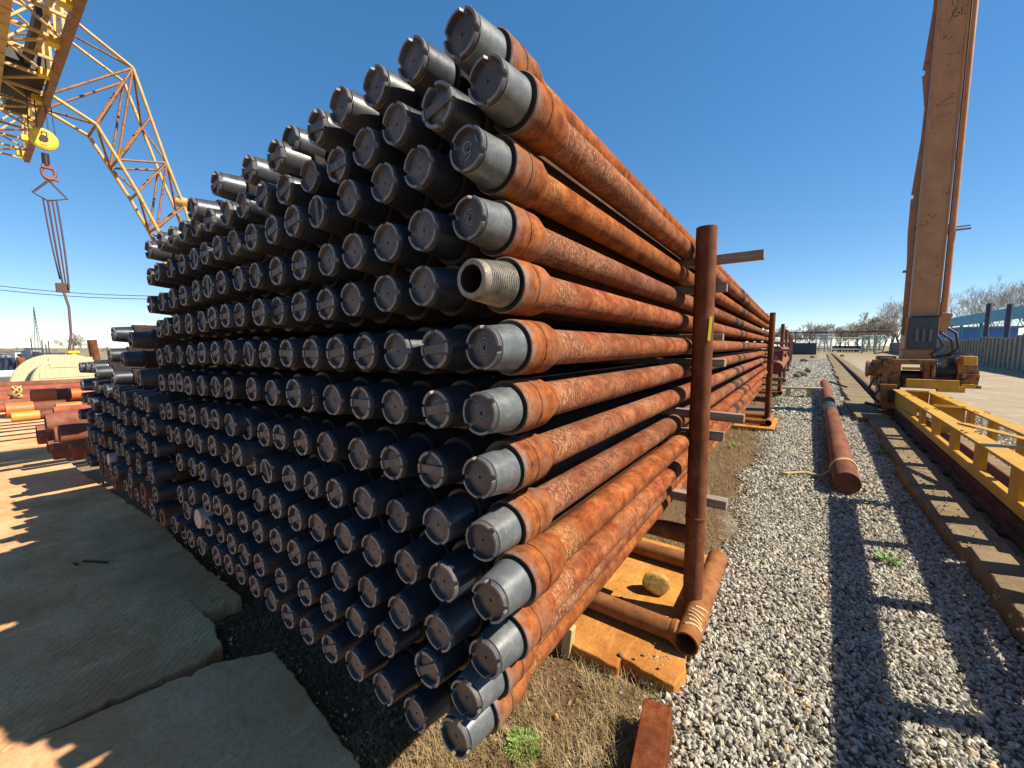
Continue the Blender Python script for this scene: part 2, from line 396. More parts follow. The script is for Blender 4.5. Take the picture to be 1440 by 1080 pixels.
# ------------------------------------------------------------------ sun direction (toward the sun) and world
KX, KY = .93, .31
sun_dir = Vector((KX, KY, 1)).normalized()
EL = math.asin(sun_dir.z); AZ = math.atan2(sun_dir.x, sun_dir.y)
w = bpy.data.worlds.new('World'); S.world = w; w.use_nodes = True
nt = w.node_tree; bg = nt.nodes['Background']; sky = nt.nodes.new('ShaderNodeTexSky'); sky.sky_type = 'NISHITA'
sky.sun_disc = False; sky.sun_elevation = EL; sky.sun_rotation = AZ; sky.altitude = 300
sky.air_density = .7; sky.dust_density = 0.0; sky.ozone_density = 1.2
hs = nt.nodes.new('ShaderNodeHueSaturation'); hs.inputs['Saturation'].default_value = 1.6
gm = nt.nodes.new('ShaderNodeGamma'); gm.inputs['Gamma'].default_value = .66
nt.links.new(sky.outputs[0], gm.inputs['Color']); nt.links.new(gm.outputs[0], hs.inputs['Color']); nt.links.new(hs.outputs[0], bg.inputs['Color']); bg.inputs['Strength'].default_value = .15
sl = bpy.data.lights.new('sun', 'SUN'); sl.energy = 4.6; sl.angle = R(.53); sl.color = (1, .92, .77)
so = bpy.data.objects.new('sun', sl); COL.objects.link(so); so.rotation_euler = sun_dir.to_track_quat('Z', 'Y').to_euler(); so.location = (20, 5, 30)
cam = bpy.data.cameras.new('camera'); co = bpy.data.objects.new('camera', cam); COL.objects.link(co)
cam.sensor_width = 36; cam.sensor_fit = 'HORIZONTAL'; cam.lens = 36 * F / 1440; cam.clip_start = .05; cam.clip_end = 4000
co.location = (0, 0, H); co.rotation_euler = (PI / 2 - PITCH, 0, YAW); S.camera = co
S.view_settings.view_transform = 'Standard'; S.view_settings.look = 'None'; S.view_settings.gamma = 1; S.view_settings.exposure = 1.0

# ------------------------------------------------------------------ ground
GZ = -.05
PROF = [(-3000, -11), (-330, -5.5), (-95, -1.3), (-24, GZ), (3000, GZ)]
def gz(x):
    for (x0, z0), (x1, z1) in zip(PROF, PROF[1:]):
        if x <= x1: return z0 + (z1 - z0) * (x - x0) / (x1 - x0)
    return GZ
g = MB(); g.add([(x, y, z) for x, z in PROF for y in (-3000, 3000)], [(2 * k, 2 * k + 2, 2 * k + 3, 2 * k + 1) for k in range(4)])
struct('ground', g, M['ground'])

def rough_outline(pts, step=.09, amp=.012, skip=()):
    out = []
    for i in range(len(pts)):
        a = Vector(pts[i]); b = Vector(pts[(i + 1) % len(pts)]); L = (b - a).length
        k = 1 if (i in skip) else max(1, min(240, int(L / step)))
        d = (b - a).normalized(); nrm = Vector((-d.y, d.x))
        for j in range(k):
            p = a + (b - a) * (j / k)
            if i not in skip: p = p + nrm * (random.gauss(0, amp * .45) + amp * .35 * math.sin(p.x * 9 + p.y * 7) * math.sin(p.x * 23 - p.y * 17) - (amp * 3.5 * random.random() if random.random() < .05 else 0)) + d * random.gauss(0, amp * .3)
            out.append((p.x, p.y))
    return out
def px(x, y, Z): q = at(x, y, Z=Z); return (q.x, q.y)
PZ = .035
A, B = px(340, 838, PZ), px(0, 984, PZ)
dAB = Vector((B[0] - A[0], B[1] - A[1])).normalized()
farB = (A[0] + dAB.x * 9, A[1] + dAB.y * 9)
s1 = [A, farB, (-14, -6), (-14, 1.0)] ; s1r = [px(120, 668, PZ), px(225, 735, PZ), px(292, 800, PZ)]
mb = MB(); mb.prism(rough_outline([A, (A[0] + dAB.x * 7, A[1] + dAB.y * 7), (-9.6, -5.5), (-9.6, .72)] + s1r, .032, .009, (1, 2)), -.2, PZ)
tag(mb.build('concrete_pad', M['pad'], None, .006), kind='structure')
A2 = px(300, 872, PZ + .005); B2 = px(338, 928, PZ + .005)
mb = MB()
o2 = [px(262, 868, PZ), px(300, 877, PZ), px(312, 905, PZ), px(290, 925, PZ), px(0, 1062, PZ)]
mb.prism(rough_outline([(A[0] - .2 + dAB.x * .16, A[1] - .03 + dAB.y * .16)] + o2[1:] + [(B[0] - 2.5, o2[4][1] - .4), (B[0] - 2.5, B[1] - .35), (B[0] + dAB.x * .03, B[1] - .025)], .028, .008, (4, 5, 6)), -.2, PZ + .006)
tag(mb.build('concrete_pad', M['pad'], None, .006), kind='structure')
o3 = [px(300, 936, PZ), px(385, 918, PZ), px(420, 960, PZ), px(520, 1100, PZ)]
mb = MB()
mb.prism(rough_outline(o3 + [(o3[3][0] + .5, o3[3][1] - 1.0), (-1.0, -3.0), (-6.0, -3.0), (o2[4][0] - 2.4, o2[4][1] - .45), (o2[4][0], o2[4][1] - .03)], .026, .006, (3, 4, 5, 6, 7)), -.2, PZ + .012)
tag(mb.build('concrete_pad', M['padlight'], None, .008), kind='structure')
# far pad beyond the expansion joint
mb = MB(); mb.prism(rough_outline([(-9.66, .70), (-9.66, -5.5), (-16, -5.5), (-16, 1.6)], .2, .01, (1, 2)), -.2, PZ - .004)
tag(mb.build('concrete_pad', M['padlight'], None, .006), kind='structure')

# ------------------------------------------------------------------ drill pipe parts
def cap_mesh(kind, mat, fmat):
    mb = MB(); n = 72
    prof = [(.0125, .0425), (.0135, .0436), (.05, .0470), (.082, .0500), (.084, .0500), (.084, .046), (.096, .046)]
    mb.lathe(prof, n)
    mb.lathe([(.0095, .0430), (.0095, .0405), (.0125, .0405)], n)
    nside = len(mb.f)
    notch = [90, 270] if kind == 'bar' else [80, 170, 260, 350]
    gap = 8 if kind == 'bar' else 8.5
    bars = [0, 180] if kind == 'bar' else []
    def front(k):
        a = 360 * k / n
        for q in notch:
            if abs((a - q + 180) % 360 - 180) < gap: return .011
        for q in bars:
            if abs((a - q + 180) % 360 - 180) < 21 and abs((a - q + 180) % 360 - 180) > 15: return .011
        return 0.0
    def ring(r, fy): return [(r * math.cos(2 * PI * k / n), fy(k), r * math.sin(2 * PI * k / n)) for k in range(n)]
    rin = .0362 if kind == 'bar' else .038
    rings = [ring(.0436, lambda k: .0095), ring(.0436, lambda k: front(k) + .001), ring(.0428, front), ring(rin, front), ring(rin - .0008, lambda k: .0115 if kind == 'ring' else .0145)]
    for i in range(4):
        vs = rings[i] + rings[i + 1]
        mb.add(vs, [(k, (k + 1) % n, n + (k + 1) % n, n + k) for k in range(n)], False, 2 if i in (1, 2) else 1)
    dome = .0065 if kind == 'bar' else .003
    pf = [((.0115 if kind == 'ring' else .0145) - dome * (1 - (r / rin) ** 2), r) for r in (rin - .0008, rin * .8, rin * .55, rin * .3, .0035)]
    mb.lathe(pf + [(pf[-1][0] + .003, .0028), (pf[-1][0] + .004, .0001)], n)
    if kind == 'bar':
        mb.box((0, .0092, 0), (.0866, .0124, .019))
    mb.mi = [0] * nside + [max(q, 1) for q in mb.mi[nside:]]
    return mb.mesh('thread_protector', [mat, fmat, M['rim']])
CAPS = {(k, i): cap_mesh(k, M[a], M[b]) for k in ('bar', 'ring') for i, (a, b) in enumerate((('cap', 'face'), ('cap2', 'face'), ('caplit', 'faceshade'), ('capmidlit', 'face')))}
def white_cap():
    mb = MB(); mb.lathe([(.0, .006), (.0, .043), (.003, .046), (.085, .0505), (.089, .0505), (.089, .04)], 48); mb.lathe([(.0, .006), (.02, .006), (.02, .0001)], 24)
    return mb.mesh('thread_protector', M['white_cap'])
WCAP = white_cap()
mb = MB(); mb.lathe([(.094, .036), (.0905, .0578)], 48, mi=1); mb.lathe([(.0905, .0578), (.0925, .0598), (.096, .0603), (.142, .0603), (.1435, .0592), (.146, .0592), (.1475, .0614), (.156, .0614), (.1575, .0600), (.196, .0604), (.201, .0600), (.222, .0535), (.25, .0452)], 48)
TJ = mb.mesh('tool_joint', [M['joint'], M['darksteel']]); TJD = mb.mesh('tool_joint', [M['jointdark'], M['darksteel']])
mb = MB(); mb.lathe([(.225, .0445)] + [(.225 + (9.08 - .225) * k / 12, .0445) for k in range(1, 13)] + [(9.11, .0575), (9.13, .0603), (9.42, .0603), (9.42, .03), (9.3, .03)], 28)
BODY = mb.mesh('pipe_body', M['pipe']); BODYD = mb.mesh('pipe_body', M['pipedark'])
mb = MB(); th = []
NTH = 15
mb.lathe([(-.012, .0275), (-.012, .0365), (-.009, .0388), (.006, .0398)], 56)
for k in range(NTH):
    y0 = .006 + .080 * k / NTH; r = .0385 + .0085 * k / NTH
    mb.lathe([(y0, r), (y0 + .0014, r + .0024), (y0 + .0032, r + .0026)], 56); mb.lathe([(y0 + .0032, r + .0026), (y0 + .0042, r), (y0 + .00533, r + .0004)], 56, mi=1)  # groove segments take dark steel, colouring in the shade between threads
PIN = mb.mesh('pin_thread', [M['thread'], M['darksteel']])
mb = MB(); mb.lathe([(-.012, .0275), (.03, .0265), (.5, .0265), (.5, .0001)], 40)
BORE = mb.mesh('pipe_bore', M['bore'])
# plain unthreaded rusty end with a small hole, seen on the low left stack
mb = MB(); mb.lathe([(.089, .05), (.06, .0515), (.004, .0515), (.0, .049), (.0, .026), (.25, .026), (.25, .0001)], 36)
BOX = mb.mesh('box_end', M['boxend'])

ORD = ['', 'first', 'second', 'third', 'fourth', 'fifth', 'sixth', 'seventh', 'eighth', 'ninth', 'tenth', 'eleventh', 'twelfth', 'thirteenth', 'fourteenth', 'fifteenth', 'sixteenth', 'seventeenth']
def pipe(x, y, z, label, group, kind, bentz=0, bentx=0, outer=False, mid=False):
    t = thing('drill_pipe', label, 'pipe', (x, y, z), group)
    t.rotation_euler = (bentz, 0, bentx)
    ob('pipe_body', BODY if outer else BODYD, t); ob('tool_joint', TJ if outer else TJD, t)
    if kind == 'pin':
        ob('pin_thread', PIN, t); ob('pipe_bore', BORE, t)
    elif kind == 'box': ob('box_end', BOX, t)
    elif kind == 'white': ob('thread_protector', WCAP, t, rot=(0, random.uniform(0, 6), 0))
    else:
        k, rotd = kind
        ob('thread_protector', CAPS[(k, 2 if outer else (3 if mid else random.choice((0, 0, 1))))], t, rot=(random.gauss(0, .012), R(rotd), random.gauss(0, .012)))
    return t
ROWS = [
[(646,45),(577.5,82),(525,120),(476,148),(443,177.5),(406,198),(385,218),(347.5,237),(302,257.5),(268,293)],
[(682.5,111),(613,147),(554,173),(511,206),(472.5,231),(433,247),(398,265),(367,275),(339,287.5),(316,299),(292.5,309),(273,317),(256,324),(240,332),(224,339),(207,351)],
[(655,208),(586,234),(537,256),(487,277.5),(444,297.5),(410,310),(381,322.5),(352.5,333),(327,341),(305,348),(287,356),(272,364),(255,371),(238,377.5),(220,382),(209.5,389)],
[(657.5,306),(592.5,323),(542,340),(495,353),(459,365),(420,372.5),(387.5,381),(357.5,387),(334,392),(310,397),(291,402.5),(275,409),(257,416),(241,420),(226,424),(210,428)],
[(668,393),(593,402),(541,412.5),(492.5,421),(457,427.5),(420,431),(389,437),(363,439),(336,442.5),(316,444),(298,447),(283,452),(265,455),(248,455),(233,459),(223,462)],
[(677.5,489),(610,491),(556,494),(511,495),(471,496),(436,497),(402,497),(372.5,498),(349,497.5),(322,495),(302,496),(283,496),(267,499),(251,499),(236,497.5),(224,502)],
[(673,582),(612,576),(552,572.5),(506,567),(466,562.5),(431,560),(412,553),(381,552.5),(353,547),(321,546),(302.5,544),(282,542.5),(264,542),(252,538),(241,538),(227,538)],
[(671,672.5),(605,661),(550,651),(503,639),(457,629),(422.5,622),(392,615),(370,611),(346,603),(322.5,597.5),(302,590),(287.5,587.5),(270,584),(256,581),(237.5,578),(228,579)],
[(676,762),(612.5,740),(557,726),(510,707.5),(470,694),(437,682.5),(406,672.5),(374,662.5),(352.5,653),(333,640),(315,637),(298,627),(278,624),(266,616),(249,612.5),(238,610)],
[(686,847),(621,820),(570,797.5),(522,775),(482,757),(445,742.5),(414,729),(387,712),(362.5,703),(339,688),(320,680),(303,672),(284,663),(270,657),(252,650)],
[(680,928),(615,891),(561,863),(516,833),(477.5,811),(442.5,794),(413,777.5),(387.5,760.5),(362,747.5),(341,734),(320,724),(305,711),(290,707),(269,697),(253,695)],
[(653,985),(600,942.5),(540,902),(498,875),(461,854),(428,834),(395,816),(364,795),(342,780),(325,765),(309,750),(292.5,741),(277.5,730),(262,718)],
[(638,1039),(582.5,1006),(538,970),(498,937),(463,913),(431,888),(404,867),(380,844),(357.5,825),(337.5,808),(321,794),(304,782),(282.5,768),(268,758),(257.5,747),(245,738)]]
Y0 = .61
ROWN = ['top row', 'second row down', 'third row down', 'fourth row down', 'fifth row down', 'sixth row down', 'seventh row down', 'eighth row down', 'ninth row down', 'tenth row down', 'eleventh row down', 'second lowest row', 'lowest row']
ROT0 = [25, 12, 10, 15, 0, -8, 20, -25, -35, -20, -30, -28, 15]
ROWZ = []
for i, row in enumerate(ROWS):
    pos = [at(x, y, Y=Y0) for x, y in row]
    zs = sorted(p.z for p in pos); ROWZ.append(zs[len(zs) // 2])
    for j, p in enumerate(pos):
        dy = random.gauss(0, .010)
        if (i, j) in ((6, 6), (7, 9), (8, 9)): dy = -.03
        k = (Y0 + dy) / Y0
        x, z = p.x * k, H + (p.z - H) * k
        if j == 0:
            kind = ('ring', random.uniform(-25, 25) + ROT0[i]); label = 'rusty drill pipe with sunlit cap at right end of the tall stack, %s' % ROWN[i]
        else:
            kind = (random.choice(('bar', 'ring', 'ring', 'ring')) if j < 4 else random.choice(('bar', 'ring') if j < 6 else ('bar', 'bar', 'bar', 'ring')), random.choice((0, 0, -6, 6, 3, -3, 8, -9, 2, 88)) + random.uniform(-5, 5) + (-26 if i > 7 else (-6 if i < 4 else -8)))
            label = 'black-capped drill pipe, %s from right in the tall stack, %s' % (ORD[j + 1], ROWN[i])
        if (i, j) == (4, 0): kind = 'pin'; label = 'uncapped drill pipe with bare grey threads at the right end of the tall stack'
        if (i, j) in ((11, 12),): kind = 'white'; label = 'drill pipe with a whitish cap in the second lowest row of the tall stack'
        t = pipe(x, Y0 + dy, z, label, 'drill pipes in the tall stack', kind, random.gauss(0, .0006), random.gauss(0, .0008), j == 0, i == 0 or (i == 1 and j > 11))
        # chalk marks on two of the caps
        if (i, j) == (2, 0):
            cm = MB(); q = t.location
            def W(u, v): return (q.x + u, q.y + .0075, q.z + v)
            cm.tube([W(-.004 + .011 * math.cos(a), .004 + .011 * math.sin(a)) for a in np.linspace(.3, 6.3, 14)] + [W(.006, -.012), W(-.004, -.02)], .0007, 5)
            cm.tube([W(.012, .026), W(.021, .012)], .0009, 5)
            child('chalk_mark', cm, M['chalk'], [c_ for c_ in t.children if c_.name.startswith('thread_protector')][0])
        if (i, j) in ((3, 0), (6, 0), (5, 0), (6, 1)):
            cm = MB(); q = t.location
            def W(u, v): return (q.x + u, q.y + .0075, q.z + v)
            for rr, a0, a1 in ((.012, .4, 5.2), (.019, 1.2, 3.1), (.007, 2, 7)):
                cm.tube([W(rr * math.cos(a) * .9, rr * math.sin(a)) for a in np.linspace(a0, a1, 12)], .00045, 5)
            child('chalk_mark', cm, M['chalk'], [c_ for c_ in t.children if c_.name.startswith('thread_protector')][0])

# ------------------------------------------------------------------ low left stack
LROW = [ROWZ[12], ROWZ[11], ROWZ[10], ROWZ[9], ROWZ[8], ROWZ[7], ROWZ[6]]
XL0 = -2.785
LN = ['lowest row', 'second row up', 'third row up', 'fourth row up', 'fifth row up', 'sixth row up', 'seventh row up']
nl = [0] * 7
for i, z in enumerate(LROW):
    ncol = [15, 15, 15, 15, 15, 14, 0][i]
    for j in range(ncol):
        x = XL0 - .142 * j + random.gauss(0, .008) - (.05 if i % 2 else 0)
        r = random.random()
        if i == 0: kind = 'box' if r < .6 else ('pin' if r < .7 else ('bar', random.uniform(-40, 40)))
        elif i == 1: kind = 'box' if r < .34 else ('white' if r < .38 else ('bar', random.uniform(-40, 40)))
        elif i == 2: kind = 'box' if r < .14 else ('white' if r < .15 else ('bar', random.uniform(-40, 40)))
        else: kind = ('bar', random.choice((0, 90, 20, -20)) + random.uniform(-9, 9))
        desc = {'box': 'bare rusty pipe', 'pin': 'bare threaded pipe', 'white': 'whitish-capped pipe'}.get(kind, 'black-capped pipe')
        pipe(x, Y0 - .01 + random.gauss(0, .018), z - .01 + random.gauss(0, .005), '%s, %s from right in the low left stack, %s' % (desc, ORD[j + 1], LN[i]), 'drill pipes in the low left stack', kind)
for (qx, qy, yy, lab) in [(158, 470, .57, 'highest black-capped pipe sticking out left of the tall stack'), (183, 478, .565, 'black-capped pipe close below the highest one left of the tall stack'),
                          (153, 500, .61, 'leftmost black-capped pipe of the short row below the two highest ones'), (172, 505, .575, 'black-capped pipe right of the sunlit one in the short row left'),
                          (112, 517, .62, 'far left black-capped pipe in front of the cream reel'), (121, 517, .62, 'second black-capped pipe from the left in front of the cream reel'), (129, 517, .62, 'third black-capped pipe from the left in front of the cream reel'),
                          (134, 525, .60, 'long black-capped pipe with a pale sunlit top beside the reel'), (158, 532, .575, 'long black-capped pipe in the middle of the low left stack top'), (195, 531, .58, 'black-capped pipe with a plain thin rim beside the tall stack')]:
    q = at(qx, qy, Y=yy)
    pipe(q.x, yy, q.z, lab, 'drill pipes in the low left stack', ('bar', random.uniform(-30, 30)))

# ------------------------------------------------------------------ racks
def rack(y, label, near=False, h=2.1, x=-.39):
    t = thing('pipe_rack', label, 'rack', (x, y, 0), 'welded rusty pipe racks')
    r = .049
    m = MB(); m.cyl((x, y, .12), (x - .012, y, h), r, n=28, caps=False)
    m.lathe([(h, r), (h, r - .006), (h - .2, r - .006)], 28, 'Z', (x - .012, y, 0))
    m.lathe([(.575, r + .0005), (.58, r + .003), (.59, r + .003), (.595, r + .0005)], 28, 'Z', (x - .003, y, 0))
    child('post', m, M['post'], t)
    m = MB(); rr = .058; x0 = x + .035
    m.lathe([(y - .33, rr - .008), (y - .33, rr), (y + .62, rr), (y + .62, rr - .008)], 32, 'Y', (x0, 0, .085))
    m.lathe([(y - .33, rr - .008), (y + .62, rr - .008)], 32, 'Y', (x0, 0, .085))
    child('runner_pipe', m, M['runner'], t)
    for yy, zz, rr2 in ((y - .27, .085, .05), (y + .46, .085, .05)):
        m = MB(); m.cyl((x0 - .05, yy, zz), (-2.9, yy, zz), rr2, n=24); m.lathe([(x0 - .075, rr2 + .004), (x0 - .055, rr2 + .009), (x0 - .045, rr2 + .002)], 24, 'X', (0, yy, zz))
        child('cross_pipe', m, M['runner'], t)
    m = MB(); m.cyl((x - .03, y, .475), (-2.9, y, .475), .05, n=24); child('bearer_pipe', m, M['post'], t)
    m = MB(); m.cyl((-2.86, y, .1), (-2.86, y, 1.9), r, n=20); child('post', m, M['post'], t)
    return t
rk = rack(2.25, 'near rusty pipe rack post with a yellow mark, beside the gravel', True, 2.09)
m = MB(); a = at(997, 440, Y=2.25 - .03)
m.box((-.36, 2.212, 1.585), (.014, .004, .12), Matrix.Rotation(R(28), 3, 'Z') @ Matrix.Rotation(R(3), 3, 'Y')); child('paint_mark', m, M['tag'], rk)
for k in range(6):
    m = MB(); yy = 1.99 + .035 * k + random.uniform(-.008, .008); c0 = (-.355, .085)
    pts = [(c0[0] + .0588 * math.sin(aa), yy + .012 * math.sin(aa * 2 + k), c0[1] + .0588 * math.cos(aa)) for aa in np.linspace(-.2 + random.uniform(-.2, .2), 1.0 + random.uniform(-.2, .2), 7)]
    m.tube(pts, .0055, 6); child('paint_smear', m, M['smear'], rk)
rack(8.92, 'second rusty pipe rack post at the far end of the tall stack', False, 2.11)
for y, lab in ((14.6, 'third rusty rack post along the gravel, just behind the tall stack'), (20, 'fourth rusty rack post along the gravel'), (29, 'fifth rusty rack post, small in the distance'), (36, 'sixth rusty rack post, small in the distance'), (45, 'farthest rusty rack post along the gravel')):
    rack(y, lab, False, 2.15, -.37)

# timber battens between the rows
def batten(x0, x1, y, z, w, h, label, tilt=0, yaw=0):
    m = MB(); L = x1 - x0
    m.box((0, 0, 0), (L, w, h), Matrix.Rotation(R(tilt), 3, 'Y') @ Matrix.Rotation(R(yaw), 3, 'Z'))
    o = m.build('timber_batten', M['batten'], None, .003); o.location = ((x0 + x1) / 2, y, z)
    tag(o, label, 'batten', 'timber battens between the pipe rows'); return o
gap = lambda i: (ROWZ[i] + ROWZ[i + 1]) / 2
BY = 2.34
batten(-2.6, -.155, BY, gap(1) + .012, .06, .042, 'long dark batten sticking out highest past the near post', -.4)
batten(-2.6, -.31, BY, gap(2) - .002, .055, .042, 'short batten second from the top beside the near post')
batten(-2.6, -.315, BY, gap(4), .045, .036, 'small batten end beside the yellow mark on the near post')
batten(-2.6, -.30, BY, gap(5), .06, .04, 'short batten end at mid height beside the near post')
batten(-2.6, -.2, BY, gap(7) + .004, .05, .046, 'split pale batten sticking out at knee height past the near post', .6)
batten(-2.6, -.29, BY, gap(8) + .012, .055, .045, 'short batten end just under the split pale one')
batten(-2.6, -.26, BY + .02, gap(11) + .02, .07, .05, 'lowest thick batten poking out past the near post')
for k, (i, x1, lab) in enumerate(((3, -.28, 'highest batten end at the second post'), (4, -.02, 'longest batten crossing from the second post'), (5, -.08, 'third batten down at the second post'), (6, -.3, 'short middle batten at the second post'), (9, -.15, 'low pale batten at the second post'), (10, -.25, 'lowest batten at the second post'))):
    batten(-2.6, x1, 9.02, gap(i), .06, .04, lab, -.3)

# rust stained slab, stones and timber foot under the rack
m = MB()
so_ = [px(800, 905, .02), px(868, 940, .02), px(872, 925, .02), px(948, 966, .02), px(962, 945, .02), (-.375, 2.1), (-.36, 3.0), (-2.9, 3.0), (-2.9, 1.66)]
m.prism(rough_outline(so_, .05, .006, (6, 7, 8)), -.16, .024)
single('concrete_slab', m, M['ochreslab'], 'orange rust-stained concrete slab under the near pipe rack', 'slab', (-.8, 2.2, 0), None, .008)
m = MB(); m.prism(rough_outline([(-.25, 8.35), (-.25, 9.7), (-2.9, 9.7), (-2.9, 8.35)], .08, .006), -.16, .024)
single('concrete_slab', m, M['ochreslab'], 'orange rust-stained concrete slab under the second pipe rack', 'slab', (-.8, 9, 0), None, .008)
def rockmesh(name, r, mat, seed, sq=(1, .8, .75)):
    rng = random.Random(seed); import bmesh
    bm = bmesh.new(); bmesh.ops.create_icosphere(bm, subdivisions=3, radius=1)
    planes = [(Vector((rng.gauss(0, 1), rng.gauss(0, 1), rng.gauss(0, 1))).normalized(), rng.uniform(.55, .9)) for _ in range(14)]
    for v in bm.verts:
        p = v.co.copy()
        for nn, dd in planes:
            e = p.dot(nn) - dd
            if e > 0: p -= nn * e * .9
        p *= 1 + rng.gauss(0, .008)
        v.co = Vector((p.x * sq[0] * r, p.y * sq[1] * r, p.z * sq[2] * r))
    me = bpy.data.meshes.new(name); bm.to_mesh(me); bm.free(); me.materials.append(mat); return me
def rock(name, x, y, z, r, mat, seed, label, group=None, rz=0):
    o = bpy.data.objects.new(name, rockmesh(name, r, mat, seed)); COL.objects.link(o); o.location = (x, y, z); o.rotation_euler = (0, 0, rz)
    return tag(o, label, 'stone', group)
q = at(920, 838, Z=.024)
rock('stone', q.x, q.y + .04, .085, .092, M['stone'], 3, 'fist-sized ochre stone on the rust-stained slab', None, .4)
for k, (sx, sy, r, lab) in enumerate(((873, 921, .014, 'brown pebble at the front left edge of the slab'), (892, 926, .008, 'tiny brown pebble in the middle of the slab front'), (905, 921, .009, 'flat pale pebble on the slab front'), (926, 940, .009, 'small pebble near the slab front corner'), (962, 812, .008, 'pebble near the runner behind the ochre stone'), (874, 840, .009, 'small pebble beside the stone\'s shadow'))):
    q = at(sx, sy, Z=.03); rock('pebble', q.x, q.y, .03, r, M['pebble'], 20 + k, lab, 'pebbles on the rust-stained slab')
q = at(795, 925, Z=-.04); m = MB(); m.box((q.x, q.y + .03, .03), (.045, .05, .17), Matrix.Rotation(R(6), 3, 'Y'))
single('timber_prop', m, M['plank_y'], 'pale upright timber prop under the stack by the slab corner', 'prop', (q.x, q.y, -.05), None, .003)
m = MB(); q = at(905, 1072, Z=.0)
m.box((0, 0, 0), (.105, .34, .16)); 
o = m.build('steel_block', M['block_rust'], None, .004); o.location = (-.345, 1.36, .0); o.rotation_euler = (R(3), R(-3), R(8))
tag(o, 'rusty rectangular steel block on the gravel at the bottom edge', 'steel block')

# ------------------------------------------------------------------ gravel, straw, weeds
def icos():
    p = (1 + 5 ** .5) / 2
    v = np.array([(-1, p, 0), (1, p, 0), (-1, -p, 0), (1, -p, 0), (0, -1, p), (0, 1, p), (0, -1, -p), (0, 1, -p), (p, 0, -1), (p, 0, 1), (-p, 0, -1), (-p, 0, 1)], float)
    v /= np.linalg.norm(v[0])
    f = np.array([(0, 11, 5), (0, 5, 1), (0, 1, 7), (0, 7, 10), (0, 10, 11), (1, 5, 9), (5, 11, 4), (11, 10, 2), (10, 7, 6), (7, 1, 8), (3, 9, 4), (3, 4, 2), (3, 2, 6), (3, 6, 8), (3, 8, 9), (4, 9, 5), (2, 4, 11), (6, 2, 10), (8, 6, 7), (9, 8, 1)])
    return v, f
def rand_rot(n):
    q = np.random.normal(size=(n, 4)); q /= np.linalg.norm(q, axis=1)[:, None]
    w_, x, y, z = q.T
    return np.stack([1 - 2 * (y * y + z * z), 2 * (x * y - z * w_), 2 * (x * z + y * w_), 2 * (x * y + z * w_), 1 - 2 * (x * x + z * z), 2 * (y * z - x * w_), 2 * (x * z - y * w_), 2 * (y * z + x * w_), 1 - 2 * (x * x + y * y)], 1).reshape(n, 3, 3)
def big_mesh(name, verts, faces, mat):
    me = bpy.data.meshes.new(name); nv, nf, k = len(verts), len(faces), faces.shape[1]
    me.vertices.add(nv); me.vertices.foreach_set('co', verts.astype(np.float32).ravel())
    me.loops.add(nf * k); me.loops.foreach_set('vertex_index', faces.astype(np.int32).ravel())
    me.polygons.add(nf); me.polygons.foreach_set('loop_start', np.arange(0, nf * k, k, dtype=np.int32)); me.polygons.foreach_set('loop_total', np.full(nf, k, dtype=np.int32))
    me.materials.append(mat); me.update(calc_edges=True); me.validate(); me.shade_flat()
    o = bpy.data.objects.new(name, me); COL.objects.link(o); return o
def RX(y): return 1.27 + .042 * y
def scatter(n, x0, x1, y0, y1, smin, smax, zl=.0, keep=None):
    y = np.random.uniform(y0, y1, n); x = np.random.uniform(0, 1, n)
    lo = x0(y); hi = x1(y); x = lo + (hi - lo) * x
    s = smin + (smax - smin) * np.random.beta(1.6, 3.2, n)
    k = np.ones(n, bool) if keep is None else keep(x, y)
    return x[k], y[k], s[k], np.full(k.sum(), zl)
bv, bf = icos()
edge = lambda y: -.40 + .06 * np.sin(y * 2.1) + .05 * np.sin(y * 5.3 + 1)
def offslab(x, y):
    on = ((x < -.34) & (y > 1.75) & (y < 3.0)) | ((x < -.23) & (y > 8.35) & (y < 9.7))
    soft = np.random.uniform(0, 1, len(x)) < np.clip((x - edge(y) + .06) / .22, .04, 1)
    return (~on) & soft
parts = [scatter(26, lambda y: -.52 + 0 * y, lambda y: -.39 + 0 * y, 1.8, 1.92, .003, .011, .022), scatter(60, lambda y: -1.0 + 0 * y, lambda y: -.45 + 0 * y, 2.0, 2.9, .002, .006, .022), scatter(60, lambda y: -.42 + 0 * y, lambda y: -.375 + 0 * y, 1.95, 2.9, .003, .012, .022),
         scatter(9000, lambda y: edge(y) - .3, lambda y: RX(y) - .33, .75, 4.5, .002, .006, -.042, offslab),
         scatter(26000, lambda y: edge(y) - .15, lambda y: RX(y) - .33, .75, 4.5, .005, .018, -.03, offslab),
         scatter(9500, lambda y: edge(y), lambda y: RX(y) - .33, .75, 4.5, .008, .022, -.028, offslab),
         scatter(500, lambda y: RX(y) - .42, lambda y: RX(y) - .16, 2, 9.5, .004, .016, .085),
         scatter(19000, lambda y: edge(y) - .1, lambda y: RX(y) - .36, 4.5, 10, .008, .028, -.03, offslab),
         scatter(11000, lambda y: edge(y) - .1, lambda y: RX(y) - .3, 10, 24, .018, .05, -.03, offslab),
         scatter(8000, lambda y: edge(y) - .1, lambda y: RX(y) - .3, 24, 60, .03, .09, -.04),
         scatter(6500, lambda y: RX(y) + .62, lambda y: RX(y) + 1.5, 3.5, 13, .010, .034, -.03),
         scatter(900, lambda y: RX(y) - .9, lambda y: RX(y) - .45, -1, .75, .01, .03, -.03)]
X = np.concatenate([p[0] for p in parts]); Yc = np.concatenate([p[1] for p in parts]); SS = np.concatenate([p[2] for p in parts]); ZZ = np.concatenate([p[3] for p in parts])
n = len(X)
sc = np.stack([np.random.uniform(.85, 1.5, n), np.random.uniform(.65, 1.05, n), np.random.uniform(.42, .8, n)], 1)
